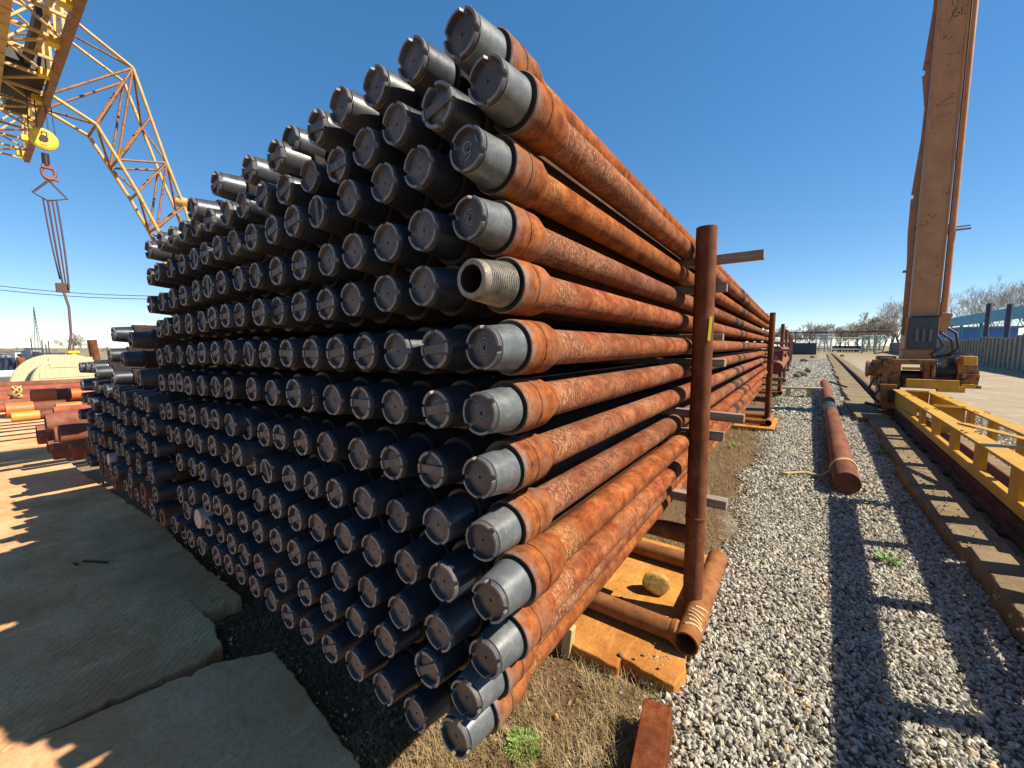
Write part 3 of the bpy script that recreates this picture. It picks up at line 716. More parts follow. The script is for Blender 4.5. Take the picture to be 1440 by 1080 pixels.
vv = bv[None] * np.random.uniform(.62, 1.22, (n, 12, 1)) * sc[:, None, :] * SS[:, None, None]
vv = np.einsum('nij,nkj->nki', rand_rot(n), vv)
vv[:, :, 0] += X[:, None]; vv[:, :, 1] += Yc[:, None]; vv[:, :, 2] += (ZZ + SS * .35)[:, None]
ff = (bf[None] + (np.arange(n) * 12)[:, None, None]).reshape(-1, 3)
o = big_mesh('gravel', vv.reshape(-1, 3), ff, M['gravel']); tag(o, 'grey crushed stone beside the pipe stack', 'gravel', None, 'stuff')
# little chips of stone and dirt in the shade below the stack
n = 5200
X = np.random.uniform(-2.9, -.45, n); Yc = np.random.uniform(.3, 2.0, n); keep = np.ones(n, bool)
SS = .003 + .012 * np.random.beta(1.2, 4, n)
vv = bv[None] * np.random.uniform(.7, 1.2, (n, 12, 1)) * SS[:, None, None]
vv = np.einsum('nij,nkj->nki', rand_rot(n), vv); vv[:, :, 0] += X[:, None]; vv[:, :, 1] += Yc[:, None]; vv[:, :, 2] += GZ + (SS * .3)[:, None]
ff = (bf[None] + (np.arange(n) * 12)[:, None, None]).reshape(-1, 3)
M['dirtchip'] = m_plain('brown_dirt_clod', (.2, .125, .07), .95, .5, 30)
o = big_mesh('dirt_clods', vv.reshape(-1, 3), ff, M['dirtchip']); tag(o, 'crumbs of brown dirt and stone below the stack', 'dirt', None, 'stuff')

ed = []
for pts in ([px(338, 838, PZ), px(292, 800, PZ), px(225, 735, PZ), px(120, 668, PZ)], [px(262, 868, PZ), px(300, 877, PZ), px(312, 905, PZ), px(290, 925, PZ)], [px(300, 936, PZ), px(385, 918, PZ), px(420, 960, PZ), px(520, 1100, PZ)], [A, B]):
    for a_, b_ in zip(pts, pts[1:]):
        L_ = math.hypot(b_[0] - a_[0], b_[1] - a_[1])
        for _ in range(int(150 * L_)):
            u_ = random.random(); ed.append((a_[0] + (b_[0] - a_[0]) * u_ + random.gauss(0, .035), a_[1] + (b_[1] - a_[1]) * u_ + random.gauss(.02, .04), random.choice((PZ + .004, GZ, GZ))))
for _ in range(700): ed.append((random.uniform(-6, -1.2), random.uniform(-.9, .75), PZ + .008))
ed = np.array(ed); n = len(ed); SS = .0015 + .012 * np.random.beta(1, 5, n)
vv = bv[None] * np.random.uniform(.6, 1.25, (n, 12, 1)) * SS[:, None, None]
vv = np.einsum('nij,nkj->nki', rand_rot(n), vv) + ed[:, None, :]
ff = (bf[None] + (np.arange(n) * 12)[:, None, None]).reshape(-1, 3)
o = big_mesh('concrete_crumbs', vv.reshape(-1, 3), ff, M['pad']); tag(o, 'crumbs and grit broken off the concrete slabs', 'grit', None, 'stuff')

for k, (qx, qy, L_, a_) in enumerate(((134, 789, .18, .5), (106, 792, .05, .2))):
    q = at(qx, qy, Z=PZ + .01); m = MB(); m.box((q.x, q.y, PZ + .008), (L_, .014, .01), Matrix.Rotation(a_, 3, 'Z'))
    single('wood_splinter', m, M['darksteel'], ('long dark splinter lying on the shaded concrete', 'short dark splinter left of the long one')[k], 'splinter', (q.x, q.y, PZ), 'splinters on the concrete')
def blades(n, xf, yr, hmin, hmax, wid, flat, keep=None):
    y = np.random.uniform(yr[0], yr[1], n); x0, x1 = xf(y); x = x0 + (x1 - x0) * np.random.uniform(0, 1, n)
    if keep is not None: k = keep(x, y); x, y = x[k], y[k]; n = len(x)
    h = np.random.uniform(hmin, hmax, n); a = np.random.uniform(0, 2 * PI, n); lean = np.random.beta(2, 1.3 if flat else 3, n) * 1.45
    dx, dy = np.cos(a), np.sin(a); wx, wy = -dy * wid / 2, dx * wid / 2
    V = []
    for t_ in (0, .5, 1.0):
        ln = lean * (t_ * .6 + .4); hz = h * t_ * np.cos(ln); hr = h * t_ * np.sin(ln); ww = (1 - .85 * t_)
        cx, cy = x + dx * hr, y + dy * hr
        V.append(np.stack([cx - wx * ww, cy - wy * ww, GZ + hz + .004], 1)); V.append(np.stack([cx + wx * ww, cy + wy * ww, GZ + hz + .004], 1))
    V = np.stack(V, 1)
    b = (np.arange(n) * 6)[:, None]
    Fc = np.concatenate([b + np.array([[0, 1, 3, 2]]), b + np.array([[2, 3, 5, 4]])], 0)
    return V.reshape(-1, 3), Fc
def lumpy(x, y):
    return (np.sin(x * 7 + 1) * np.sin(y * 6 + 2) + np.sin(x * 15 + y * 11) * .5 + np.random.normal(0, .5, len(x))) > -.5
def nslab(x, y): return lumpy(x, y) & ~((x < -.24) & (y > 1.68) & (y < 3.05))
vs, fs = [], []
off = 0
for args in ((15000, lambda y: (-1.35 + 0 * y, edge(y) + .1), (.75, 1.75), .015, .1, .0019, True, nslab), (2500, lambda y: (-1.2 + 0 * y, edge(y) + .05), (.75, 1.7), .03, .09, .004, True, nslab), (5200, lambda y: (-2.4 + 0 * y, -.95 + 0 * y), (.5, 1.3), .01, .05, .002, True, lumpy),
             (4500, lambda y: (edge(y) - .5, edge(y) + .12), (3.0, 10), .03, .13, .004, True, nslab), (2600, lambda y: (RX(y) - .85, RX(y) - .46), (3, 9), .02, .07, .003, True, lambda x, y: np.sin(y * 2.6) > .55),
             (3800, lambda y: (edge(y) - .6, edge(y) + .6), (12, 45), .06, .22, .012, True, lumpy), (2600, lambda y: (-3.0 + 0 * y, -2.3 + 0 * y), (.5, 1.0), .01, .05, .002, True, lumpy)):
    v_, f_ = blades(*args); vs.append(v_); fs.append(f_ + off); off += len(v_)
o = big_mesh('dry_grass', np.concatenate(vs), np.concatenate(fs), M['straw']); tag(o, 'dry straw-coloured grass between the stack and the gravel', 'grass', None, 'stuff')
n = 420; X = np.random.uniform(-1.3, -.15, n); Yc = np.random.uniform(.75, 1.75, n); SS = np.random.uniform(.004, .013, n)
lv = np.array([(-1, 0, 0), (0, -.5, .1), (1, 0, 0), (0, .5, .15)])[None] * SS[:, None, None]
lv = np.einsum('nij,nkj->nki', rand_rot(n), lv * np.array([1, 1, 1])); lv[:, :, 0] += X[:, None]; lv[:, :, 1] += Yc[:, None]; lv[:, :, 2] += GZ + .016
M['litter'] = m_plain('dead_leaf', (.36, .2, .07), .9, .5, 8)
o = big_mesh('leaf_litter', lv.reshape(-1, 3), (np.array([[0, 1, 2, 3]])[None] + (np.arange(n) * 4)[:, None, None]).reshape(-1, 4), M['litter']); tag(o, 'scraps of dead leaf in the dry grass', 'leaf litter', None, 'stuff')
def weed(x, y, n, size, spread, label, z=GZ, upright=.6):
    m = MB()
    for k in range(n):
        a = random.uniform(0, 2 * PI); rr = spread * math.sqrt(random.random()); hz = random.uniform(.2, 1) * spread * upright
        c = Vector((x + rr * math.cos(a), y + rr * math.sin(a), z + .01 + hz * (1 - (rr / spread) ** 2 * .6)))
        d = Vector((math.cos(a), math.sin(a), random.uniform(-.2, .9))).normalized(); sd = d.cross(Vector((0, 0, 1))).normalized()
        L = size * random.uniform(.6, 1.3); W_ = L * .45
        up = Vector((0, 0, L * .12))
        m.add([c, c + d * L * .5 + sd * W_ * .5 + up, c + d * L, c + d * L * .5 - sd * W_ * .5 + up], [(0, 1, 2), (0, 2, 3)])
        if k % 5 == 0: m.tube([(x + rr * .2 * math.cos(a), y + rr * .2 * math.sin(a), z), c], .0012, 4)
    return single('weed', m, M['leaf'], label, 'plant', (x, y, z))
q = at(735, 1052, Z=-.03); weed(q.x, q.y, 420, .0115, .07, 'bright green leafy weed in the dry grass below the stack', GZ, .8)
q = at(1247, 790, Z=-.02); weed(q.x, q.y, 30, .06, .04, 'green weed with strap-like leaves in the sunlit gravel square', -.03, .7)
q = at(1245, 640, Z=-.02); weed(q.x, q.y, 40, .06, .1, 'small green tuft at the edge of the rail concrete', -.03)
q = at(1095, 690, Z=-.02); weed(q.x, q.y, 16, .03, .05, 'tiny green sprout in the gravel left of the lying pipe', -.03)
q = at(1035, 628, Z=-.02); weed(q.x, q.y, 40, .04, .12, 'low green weed beside the stack beyond the near post', -.04)

# ------------------------------------------------------------------ lying pipe with webbing
t = thing('casing_pipe', 'rusty brown pipe lying alone on the gravel', 'pipe', (.5, 5.45, 0))
pa, pb = Vector((.49, 5.2, .1)), Vector((.83, 17.2, .23)); d = (pb - pa)
m = MB(); m.cyl(pa, pb, .114, n=36, caps=False)
m.cyl(pa + d * .0, pa + d * .0001 + Vector((0, .004, 0)), .111, .111, n=36)
child('pipe_body', m, m_rust('brown_casing_steel', (.09, .032, .02), (.17, .06, .035), (.26, .1, .055), 7, (1, .5, 1), (.4, .28, .16), .66, .3), t)
m = MB(); c = pa + d * .55; m.cyl(c, c + d.normalized() * .12, .121, n=32); child('weld_ring', m, M['post'], t)
m = MB(); c = pa + d * .42; m.cyl(c, c + d.normalized() * .9, .1153, n=36, caps=False); child('tar_patch', m, M['darksteel'], t)
m = MB(); m.cyl(pb - d.normalized() * .9 + Vector((.12, 0, .12)), pb - d.normalized() * 1.6 + Vector((.5, 0, .04)), .03, n=8); child('bracket', m, M['darksteel'], t)
m = MB(); c = pa + d.normalized() * .55
def around(a, y, r=.119): return (c.x + r * math.sin(a), c.y + y, max(c.z + r * math.cos(a), -.02))
pts = [around(a, .03 * math.sin(a * 2)) for a in np.linspace(1.9, -1.9, 16)] + [(c.x - .2, c.y - .05, .0), (c.x - .34, c.y - .02, .01), (c.x - .5, c.y - .12, .0), (c.x - .58, c.y - .2, .012), (c.x - .5, c.y - .25, .02)]
m.tube(pts, .013, 6); m.tube([(p[0] + .0, p[1] + .03, p[2] + .002) for p in pts[2:-2]], .011, 6)
single('webbing_sling', m, M['strap'], 'faded yellow webbing sling looped round the lying pipe', 'sling', (c.x, c.y, 0))

# red-capped big pipes in the next rack
for k, (qx, qy, r, lab, mat) in enumerate(((1096, 496, .175, 'upper big pipe with a red end behind the second post', 'redcap'), (1096, 518, .165, 'lower big pipe with a red end behind the second post', 'redcap'), (1086, 476, .15, 'pale big pipe above the red-ended ones', 'greysheet'))):
    q = at(qx, qy, Y=13); x = q.x - .08
    t = thing('large_pipe', lab, 'pipe', (x, 13, q.z), 'large pipes in the second rack')
    m = MB(); m.lathe([(13, r), (13, r * .985), (23, r * .985)], 32, 'Y', (x, 0, q.z)); child('pipe_body', m, M['casing'] if mat == 'redcap' else M['greysheet'], t)
    m = MB(); m.lathe([(13.02, r * .985), (13.02, .001)], 32, 'Y', (x, 0, q.z)); child('end_cap', m, M[mat], t)

# ------------------------------------------------------------------ rail, foundation
m = MB()
yy = 4.05; k = 0
while yy < 90:
    L = random.uniform(1.1, 1.9) if yy > 10 else random.uniform(1.6, 2.4)
    xo = random.gauss(0, .012); x0 = RX(yy) - .58 + min(.2, .0 * yy) + xo - .006 * yy
    if yy < 9.5: x0 = RX(yy) - .425 + xo * .5
    else: x0 = RX(yy) - .66 + xo * 3
    a = rough_outline([(x0, yy), (RX(yy) - .14, yy), (RX(yy + L) - .14, yy + L - .03), (x0 + .012, yy + L - .03)], .04, .006)
    m.prism(a, -.2, .085 + random.gauss(0, .004)); yy += L
struct('rail_foundation', m, M['railbed']).modifiers.new('edge', 'BEVEL').width = .006
m = MB(); m.prism(rough_outline([(.995, 2.0), (RX(2) - .12, 2.0), (RX(4.0) - .14, 4.0), (1.04, 4.0)], .03, .012), -.2, .115)
m.prism(rough_outline([(.97, -1.5), (RX(0) - .12, -1.5), (RX(1.9) - .12, 1.96), (.99, 1.96)], .03, .012), -.2, .10)
struct('rail_foundation', m, M['railbed']).modifiers.new('edge', 'BEVEL').width = .008
m = MB(); m.add([(RX(-8) - .13, -8, .02), (RX(-8) + .62, -8, .02), (RX(90) + .62, 90, .02), (RX(90) - .13, 90, .02)], [(0, 1, 2, 3)])
struct('rail_bed', m, M['railbed'])
def railmesh(dx, y0, y1, zb, label):
    out = [(-.06, 0), (.06, 0), (.06, .012), (.012, .03), (.012, .1), (.034, .112), (.034, .14), (-.034, .14), (-.034, .112), (-.012, .1), (-.012, .03), (-.06, .012)]
    m = MB(); n = len(out)
    vs = [(RX(y0) + dx + a, y0, zb + b) for a, b in out] + [(RX(y1) + dx + a, y1, zb + b) for a, b in out]
    m.add(vs, [(i, (i + 1) % n, n + (i + 1) % n, n + i) for i in range(n)] + [tuple(range(n))[::-1], tuple(range(n, 2 * n))])
    for yy in np.arange(y0 + .3, min(y1, 40), .62):
        m.box((RX(yy) + dx, yy, zb - .012), (.22, .16, .03))
    return single('crane_rail', m, M['rail'], label, 'rail', (RX(y0) + dx, y0, zb), None)
railmesh(0, -8, 95, .05, 'long rusty crane rail running along the gravel')
m = MB(); m.beam((RX(2) + .33, 2, .06), (RX(10.8) + .33, 10.8, .06), .16, .07)
single('steel_channel', m, M['block_rust'], 'flat rusty channel lying on the ground inside the yellow frame', 'channel', (RX(2) + .33, 2, 0), None, .003)

# ------------------------------------------------------------------ gantry crane
cr = thing('gantry_crane', 'yellow gantry crane with a box leg on the rail and a lattice bridge overhead', 'crane', (1.9, 12.2, 0))
def sidebeam(dx, ztop, zbot, y0, y1, w):
    m = MB()
    m.beam((RX(y0) + dx - .02, y0, ztop), (RX(y1) + dx - .02, y1, ztop), w, .025)
    m.beam((RX(y0) + dx, y0, ztop - .036), (RX(y1) + dx, y1, ztop - .036), .012, .046)
    m.beam((RX(y0) + dx, y0, zbot - .03), (RX(y1) + dx, y1, zbot - .03), .05, .1)
    yy = y1 - 2.55
    while yy > y0:
        m.box((RX(yy) + dx, yy, (ztop + zbot) / 2), (.05, .17, ztop - zbot - .02)); yy -= .96
    for k in range(1): m.box((RX(y1 - .9) + dx, y1 - .9, (ztop + zbot) / 2), (.02, 1.75, ztop - zbot - .03))
    return m
ZT, ZBm = .6, .29
child('tie_beam', sidebeam(0, ZT, ZBm, -9, 11.15, .15), M['yellow'], cr, None, .003)
child('tie_beam', sidebeam(.47, ZT, ZBm, -9, 11.0, .15), M['yellow'], cr, None, .003)
for yy, th_ in ((8.4, .03), (10.9, .03)):
    m = MB(); m.box((RX(yy) + .235, yy, (ZT + ZBm) / 2 - .02), (.33, th_, ZT - ZBm + .1)); m.box((RX(yy) + .235, yy, ZT + .004), (.34, .1, .018))
    child('cross_plate', m, M['yellow'], cr, None, .002)
m = MB()
for dx in (-.02, .45):
    for yy in np.arange(2.2, 11, 1.9):
        for o_ in (-.05, .05):
            for e_ in (-.06, .06): m.cyl((RX(yy) + dx + o_, yy + e_, ZT + .012), (RX(yy) + dx + o_, yy + e_, ZT + .024), .012, n=6)
child('bolts', m, M['boomdark'], cr)
m = MB(); m.beam((RX(6.6) + .03, 6.6, ZT + .022), (RX(5.2) + .5, 5.2, ZT + .022), .09, .012)
child('brace_strap', m, M['yellow'], cr)
m = MB(); dx = .25; ZU = 1.39
m.beam((RX(-9) + dx, -9, ZU), (RX(5.5) + dx, 5.5, ZU), .19, .03); m.beam((RX(-9) + dx, -9, ZU - .045), (RX(5.5) + dx, 5.5, ZU - .045), .012, .06)
yy = 5.42
while yy > -9:
    m.box((RX(yy) + dx, yy, (ZU + .6) / 2), (.05, .1 if yy < 5 else .14, ZU - .6)); m.box((RX(yy) + .235, yy, .6), (.34, .1, .02)); yy -= .905 if yy < 5 else 1.02
child('upper_tie_beam', m, M['yellow'], cr)
# bogie and leg
LX, LY = 2.17, 12.25
def pbox(m, x0, y0, x1, y1, Yc, dep, mi=0):
    a, b = at(x0, y1, Y=Yc), at(x1, y0, Y=Yc)
    m.box(((a.x + b.x) / 2, Yc + dep / 2, (a.z + b.z) / 2), (abs(b.x - a.x), dep, abs(b.z - a.z)), None, mi)
m = MB()
for bx in ((1249, 511, 1268, 542, 11.55, .5), (1236, 541, 1262, 574, 11.25, .7), (1298, 511, 1309, 540, 11.6, .4), (1254, 506, 1319, 512, 11.5, .9), (1309, 511, 1317, 538, 11.5, .06), (1240, 503, 1256, 509, 11.5, .3), (1268, 560, 1300, 580, 12.4, .4), (1246, 574, 1260, 588, 11.3, .3)): pbox(m, *bx)
m.box((2.0, 12.6, .72), (1.0, .8, .3))
child('bogie_frame', m, M['bogie'], cr, None, .012)
for wy in (11.6, 12.9):
    m = MB(); m.lathe([(-.05, .05), (-.05, .2), (.03, .2), (.035, .24), (.05, .24), (.05, .05)], 28, 'X', (RX(wy), wy, .40)); child('wheel', m, M['darksteel'], cr)
m = MB(); pbox(m, 1248, 549, 1263, 566, 11.2, .04)
child('bolt_plate', m, M['darksteel'], cr, None, .004)
m = MB()
for (bx, by) in ((1252, 553), (1259, 553), (1252, 561), (1259, 561)):
    c = at(bx, by, Y=11.19); m.cyl((c.x, 11.17, c.z), (c.x, 11.2, c.z), .022, n=6)
child('bolts', m, M['rail'], cr)
m = MB()
c = at(1232, 519, Y=11.5); m.cyl((c.x - .12, 11.6, c.z), (c.x + .25, 11.6, c.z), .15, n=20); m.cyl((c.x - .15, 11.6, c.z), (c.x - .11, 11.6, c.z), .175, n=20)
for bx in ((1240, 508, 1254, 530, 11.45, .35), (1228, 506, 1238, 511, 11.5, .25), (1236, 530, 1246, 545, 11.4, .2), (1243, 503, 1250, 509, 11.45, .15)): pbox(m, *bx)
child('travel_motor', m, M['bogie'], cr, None, .01)
m = MB()
m.tube([at(1231, 530, Y=11.3), at(1222, 545, Y=11.3), at(1230, 560, Y=11.3), at(1238, 568, Y=11.3)], .025, 6); m.tube([at(1233, 535, Y=11.3), at(1237, 548, Y=11.3), at(1229, 556, Y=11.3)], .02, 6); m.tube([at(1216, 566, Y=11.2), at(1240, 572, Y=11.2)], .03, 6)
child('rail_clamp', m, M['darksteel'], cr)
m = MB()
c = at(1282, 529, Y=11.9); m.cyl((c.x - .18, 11.95, c.z), (c.x + .12, 11.95, c.z), .12, n=20); pbox(m, 1270, 522, 1290, 538, 12.0, .3); pbox(m, 1266, 528, 1272, 545, 11.7, .3)
c = at(1328, 522, Y=11.7); m.cyl((c.x - .2, 11.75, c.z), (c.x + .24, 11.75, c.z), .14, n=24)
for k in range(9): m.cyl((c.x - .12 + .036 * k, 11.75, c.z), (c.x - .108 + .036 * k, 11.75, c.z), .155, n=24)
pbox(m, 1315, 531, 1345, 538, 11.65, .3); pbox(m, 1331, 503, 1343, 514, 11.75, .2)
child('drive_motor', m, M['darksteel'], cr)
m = MB(); pbox(m, 1270, 517, 1296, 520, 11.65, .1); child('guard_bar', m, M['yellow'], cr)
a, b = at(1344, 545, Y=11.55), at(1381, 503, Y=11.55); y0_, y1_ = 11.55, 12.0; w_ = b.x - a.x; h_ = b.z - a.z
prof = [(0, .1), (.12, 0), (.95, 0), (1.0, .3), (.97, .55), (.9, .6), (.84, .98), (.25, 1.0), (.1, .93), (0, .8)]
m = MB(); nP = len(prof); pv = [(a.x + u * w_, a.z + v * h_) for u, v in prof]
m.add([(x, y0_, z) for x, z in pv] + [(x, y1_, z) for x, z in pv], [tuple(range(nP)), tuple(range(nP, 2 * nP))[::-1]] + [(i, nP + i, nP + (i + 1) % nP, (i + 1) % nP) for i in range(nP)])
m.box((a.x + w_ * .55, y0_ - .03, a.z + h_ * .4), (w_ * .8, .1, .07)); m.box((a.x + w_ * .5, y0_ - .02, a.z + .03), (w_ * 1.06, .2, .06)); m.cyl((a.x + w_ * .3, y0_ - .05, a.z + h_ * .2), (a.x + w_ * .3, y0_, a.z + h_ * .2), .05, n=12)
gh = child('gear_housing', m, M['bogie'], cr, None, .012)
m = MB(); pbox(m, 1354, 501, 1376, 514, 11.5, .3); child('lid', m, M['yellow'], gh, None, .02)
m = MB(); pbox(m, 1274, 535.5, 1350, 544.5, 11.3, .12); pbox(m, 1318, 544, 1358, 551, 11.35, .12); pbox(m, 1352, 541, 1372, 546, 11.4, .2); child('buffer_beam', m, M['yellow'], cr, None, .006)
# the leg: rectangular box column with stepped side plates and a tube beside it
m = MB(); m.box((LX - .01, LY, 5.75), (.42, .4, 9.3)); m.box((LX - .03, LY - .02, 1.62), (.5, .5, .95))
m.beam((LX, LY, 10.3), (LX - .3, 3.2, 11.2), .5, .5)
child('box_leg', m, M['amber'], cr, None, .008)
m = MB()
fin = [(LX - .245, 1.7), (LX - .33, 1.75), (LX - .34, 3.3), (LX - .37, 3.9), (LX - .37, 4.6), (LX - .33, 4.62), (LX - .33, 4.68), (LX - .37, 4.7), (LX - .3, 5.8), (LX - .29, 6.4), (LX - .37, 7.05), (LX - .33, 7.07), (LX - .33, 7.16), (LX - .37, 7.18), (LX - .3, 8.3), (LX - .3, 10.2), (LX - .245, 10.2)]
nF = len(fin)
m.add([(x, LY - .13, z) for x, z in fin] + [(x, LY - .10, z) for x, z in fin], [tuple(range(nF)), tuple(range(nF, 2 * nF))[::-1]] + [(i, nF + i, nF + (i + 1) % nF, (i + 1) % nF) for i in range(nF)])
child('side_plate', m, m_paint('brown_amber_paint', (.33, .13, .05), (.14, .055, .03), .55), cr)
m = MB(); m.cyl((LX + .32, LY, 2.2), (LX + .30, LY, 10.2), .055, n=20); m.box((LX + .29, LY - .05, 1.98), (.2, .2, .4), Matrix.Rotation(R(10), 3, 'Y'))
for zz in (2.3, 3.9, 5.4, 6.3, 8.0): m.box((LX + .24, LY, zz), (.1, .1, .2))
child('side_tube', m, M['amber'], cr)
m = MB()
for dx in (-.215, .195):
    m.box((LX + dx, LY - .205, 5.9), (.03, .014, 8.4))
for zz in (3.05, 4.7, 6.35, 8.0): m.box((LX - .01, LY - .203, zz), (.4, .008, .016))
child('weld_strips', m, M['amber'], cr)
m = MB(); m.tube([(LX + .235, LY - .19, 2.1), (LX + .232, LY - .2, 5), (LX + .225, LY - .2, 10)], .012, 6); child('cable', m, M['rubber'], cr)
m = MB(); m.box((LX + .47, LY, 3.88), (.22, .05, .03)); m.box((LX + .47, LY, 3.94), (.2, .03, .02)); m.box((LX - .36, LY - .1, 3.1), (.06, .06, .05)); child('bracket', m, M['boomdark'], cr)
m = MB(); m.box((LX - .02, LY - .29, 1.76), (.44, .1, .68)); m.box((LX + .02, LY - .30, 2.12), (.42, .16, .025)); swc = child('switch_cabinet', m, M['cabinet'], cr, None, .008)
m = MB()
for k in range(3): m.cyl((LX - .12 + .1 * k, LY - .345, 1.58), (LX - .12 + .1 * k, LY - .345, 1.85), .03, n=10); 
child('switch_handles', m, m_plain('dull_grey_handle', (.1, .11, .12), .6), swc)
m = MB()
m.tube([(LX + .28, LY - .1, 1.95), (LX + .5, LY - .15, 1.75), (LX + .54, LY - .2, 1.45), (LX + .42, LY - .2, 1.28), (LX + .2, LY - .25, 1.28)], .024, 8)
m.tube([(LX + .24, LY - .15, 1.8), (LX + .44, LY - .2, 1.6), (LX + .46, LY - .2, 1.38), (LX + .3, LY - .2, 1.25), (LX + .15, LY - .28, 1.26)], .024, 8)
m.tube([(LX + .2, LY - .3, 1.7), (LX + .3, LY - .32, 1.5), (LX + .12, LY - .32, 1.3)], .02, 8)
m.tube([(LX + .3, LY - .2, 1.3), (LX + .55, LY - .3, 1.36), (LX + .72, LY - .35, 1.28)], .016, 8)
child('hose', m, M['rubber'], cr)
m = MB(); m.beam((LX - .75, LY - .2, 1.32), (LX - .28, LY - .2, 1.42), .2, .02); m.box((LX - .55, LY - .2, 1.22), (.3, .3, .1)); child('platform', m, M['bogie'], cr)
# scratches and scribble high on the leg
m = MB()
def G(u, z): return (LX + u, LY - .2015, z)
m.tube([G(.02 + .05 * math.cos(a), 8.05 + .07 * math.sin(a)) for a in np.linspace(1, 6, 12)] + [G(.05, 8.05), G(.02, 8.05)], .006, 5)
m.tube([G(.16, 8.13), G(.1, 8.12), G(.1, 7.98), G(.16, 7.98)], .006, 5); m.tube([G(.1, 8.05), G(.15, 8.06)], .005, 5)
m.tube([G(-.03, 8.2), G(-.05, 8.3), G(.02, 8.32), G(.04, 8.22), G(-.02, 8.02), G(-.08, 7.9)], .005, 5)
for k in range(26):
    z = random.uniform(2.4, 7.8); u = random.uniform(-.2, .16); m.tube([G(u, z), G(u + random.uniform(.02, .09), z + random.uniform(-.01, .05))], random.uniform(.003, .007), 4)
child('scratches', m, M['marker'], cr)
# second leg, behind the viewer
m = MB(); m.box((1.7, -8.2, 5.8), (.46, .4, 9.2)); m.box((1.7, -8.2, .75), (.7, 1.6, .9)); m.beam((1.7, -8.2, 10.3), (1.85, 1.4, 11.2), .5, .5); child('box_leg', m, M['amber'], cr, None, .008)

# bridge girder
GXE, GXS, GB, GT = -27.6, 3.0, 9.4, 11.3
def gy(x, y): return y - .012 * (x + 20)            # the bridge runs square to the rail
m = MB(); m.beam((GXE, gy(GXE, 2.44), GB + .1), (GXS, gy(GXS, 2.44), GB + .1), .16, .22); child('bridge_chord', m, M['boomdark'], cr)
m = MB(); m.beam((GXE + 1.0, gy(GXE, 1.2), GB + .25), (GXS, gy(GXS, 1.2), GB + .25), .6, .5)
for x in np.arange(GXE + 1.6, -9, .8): m.box((x, gy(x, 1.2), GB - .012), (.03, .6, .02))
child('bridge_chord', m, M['boom'], cr)
m = MB(); m.beam((GXE, gy(GXE, 2.44), GT), (GXS, gy(GXS, 2.44), GT), .14, .14); m.beam((GXE, gy(GXE, 1.3), GT), (GXS, gy(GXS, 1.3), GT), .14, .14)
child('bridge_chord', m, M['boom'], cr)
m = MB(); k = 0
for x in np.arange(GXE + .05, GXS, 1.25):
    x2 = x + 1.25
    a, b = (GB + .2, GT) if k % 2 == 0 else (GT, GB + .2)
    m.beam((x, gy(x, 2.44), a), (x2, gy(x2, 2.44), b), .07, .07); m.beam((x, gy(x, 1.3), GB + .4 if k % 2 == 0 else GT), (x2, gy(x2, 1.3), GT if k % 2 == 0 else GB + .4), .07, .07)
    m.beam((x, gy(x, 2.44), GB), (x, gy(x, 2.44), GT), .06, .06); m.beam((x, gy(x, 1.3), GB + .4), (x, gy(x, 1.3), GT), .06, .06)
    m.beam((x, gy(x, 2.4), GB + .12), (x, gy(x, 1.45), GB + .12), .07, .07); m.beam((x, gy(x, 2.44), GT), (x, gy(x, 1.3), GT), .06, .06)
    yl, yr = (1.45, 2.4) if k % 2 == 0 else (2.4, 1.45)
    m.beam((x, gy(x, yl), GB + .16), (x2, gy(x2, yr), GB + .16), .06, .05); m.beam((x, gy(x, yr), GT), (x2, gy(x2, yl), GT), .05, .05)
    m.beam((x, gy(x, 1.35), GB + .5), (x, gy(x, 2.4), GT - .1), .05, .05)
    k += 1
child('bridge_lattice', m, M['boom'], cr)
m = MB(); m.box((-20.3, gy(-20, 1.95), GB + .55), (2.6, .8, .5)); m.cyl((-20.6, 1.6, GB + .6), (-20.6, 2.3, GB + .6), .22, n=16); m.box((-17.6, 1.95, GB + .5), (3.2, .12, .3)); m.box((-22.9, 2.0, GB + .6), (1.2, .5, .35))
child('trolley', m, M['darksteel'], cr)
for x in np.arange(-27, -10, 2.1):
    m = MB(); m.box((x, gy(x, 2.25), GB + .12), (.28, .22, .2)); child('gusset', m, M['hookyellow'], cr)
# bent lattice leg on the far side
legO = [(2.5, 12.7), (4.66, 11.6), (5.06, 10.1), (5.46, 8.6), (5.92, 7.1), (6.35, 5.3), (7.3, 1.6), (7.62, .25)]
legI = [(2.5, 9.65), (3.55, 9.18), (4.04, 8.2), (4.52, 7.2), (5.0, 6.05), (5.5, 4.6), (6.7, 1.4), (7.25, .25)]
m1, m2 = MB(), MB()
XA, XB = -21.75, -20.35
def wX(i, side): tt = i / 7; w_ = .72 - .38 * tt; return -21.0 + side * w_
for i in range(7):
    for sd in (-1, 1):
        xa, xb = wX(i, sd), wX(i + 1, sd)
        m1.cyl((xa, *legO[i]), (xb, *legO[i + 1]), .055, n=8); m1.cyl((xa, *legI[i]), (xb, *legI[i + 1]), .06, n=8)
        m2.cyl((xa, *legO[i]), (xa, *legI[i]), .04, n=6)
        p, q = (legO[i], legI[i + 1]) if i % 2 else (legI[i], legO[i + 1])
        m2.cyl((xa, *p), (xb, *q), .04, n=6)
    m2.cyl((wX(i, -1), *legO[i]), (wX(i, 1), *legO[i]), .045, n=6); m2.cyl((wX(i, -1), *legI[i]), (wX(i, 1), *legI[i]), .045, n=6)
    s_ = 1 if i % 2 else -1
    m2.cyl((wX(i, s_), *legO[i]), (wX(i + 1, -s_), *legO[i + 1]), .038, n=6); m2.cyl((wX(i, s_), *legI[i]), (wX(i + 1, -s_), *legI[i + 1]), .038, n=6)
    if i in (1, 2, 4): m2.cyl((wX(i, -1), *legO[i]), (wX(i, 1), *legI[i]), .07, n=6)
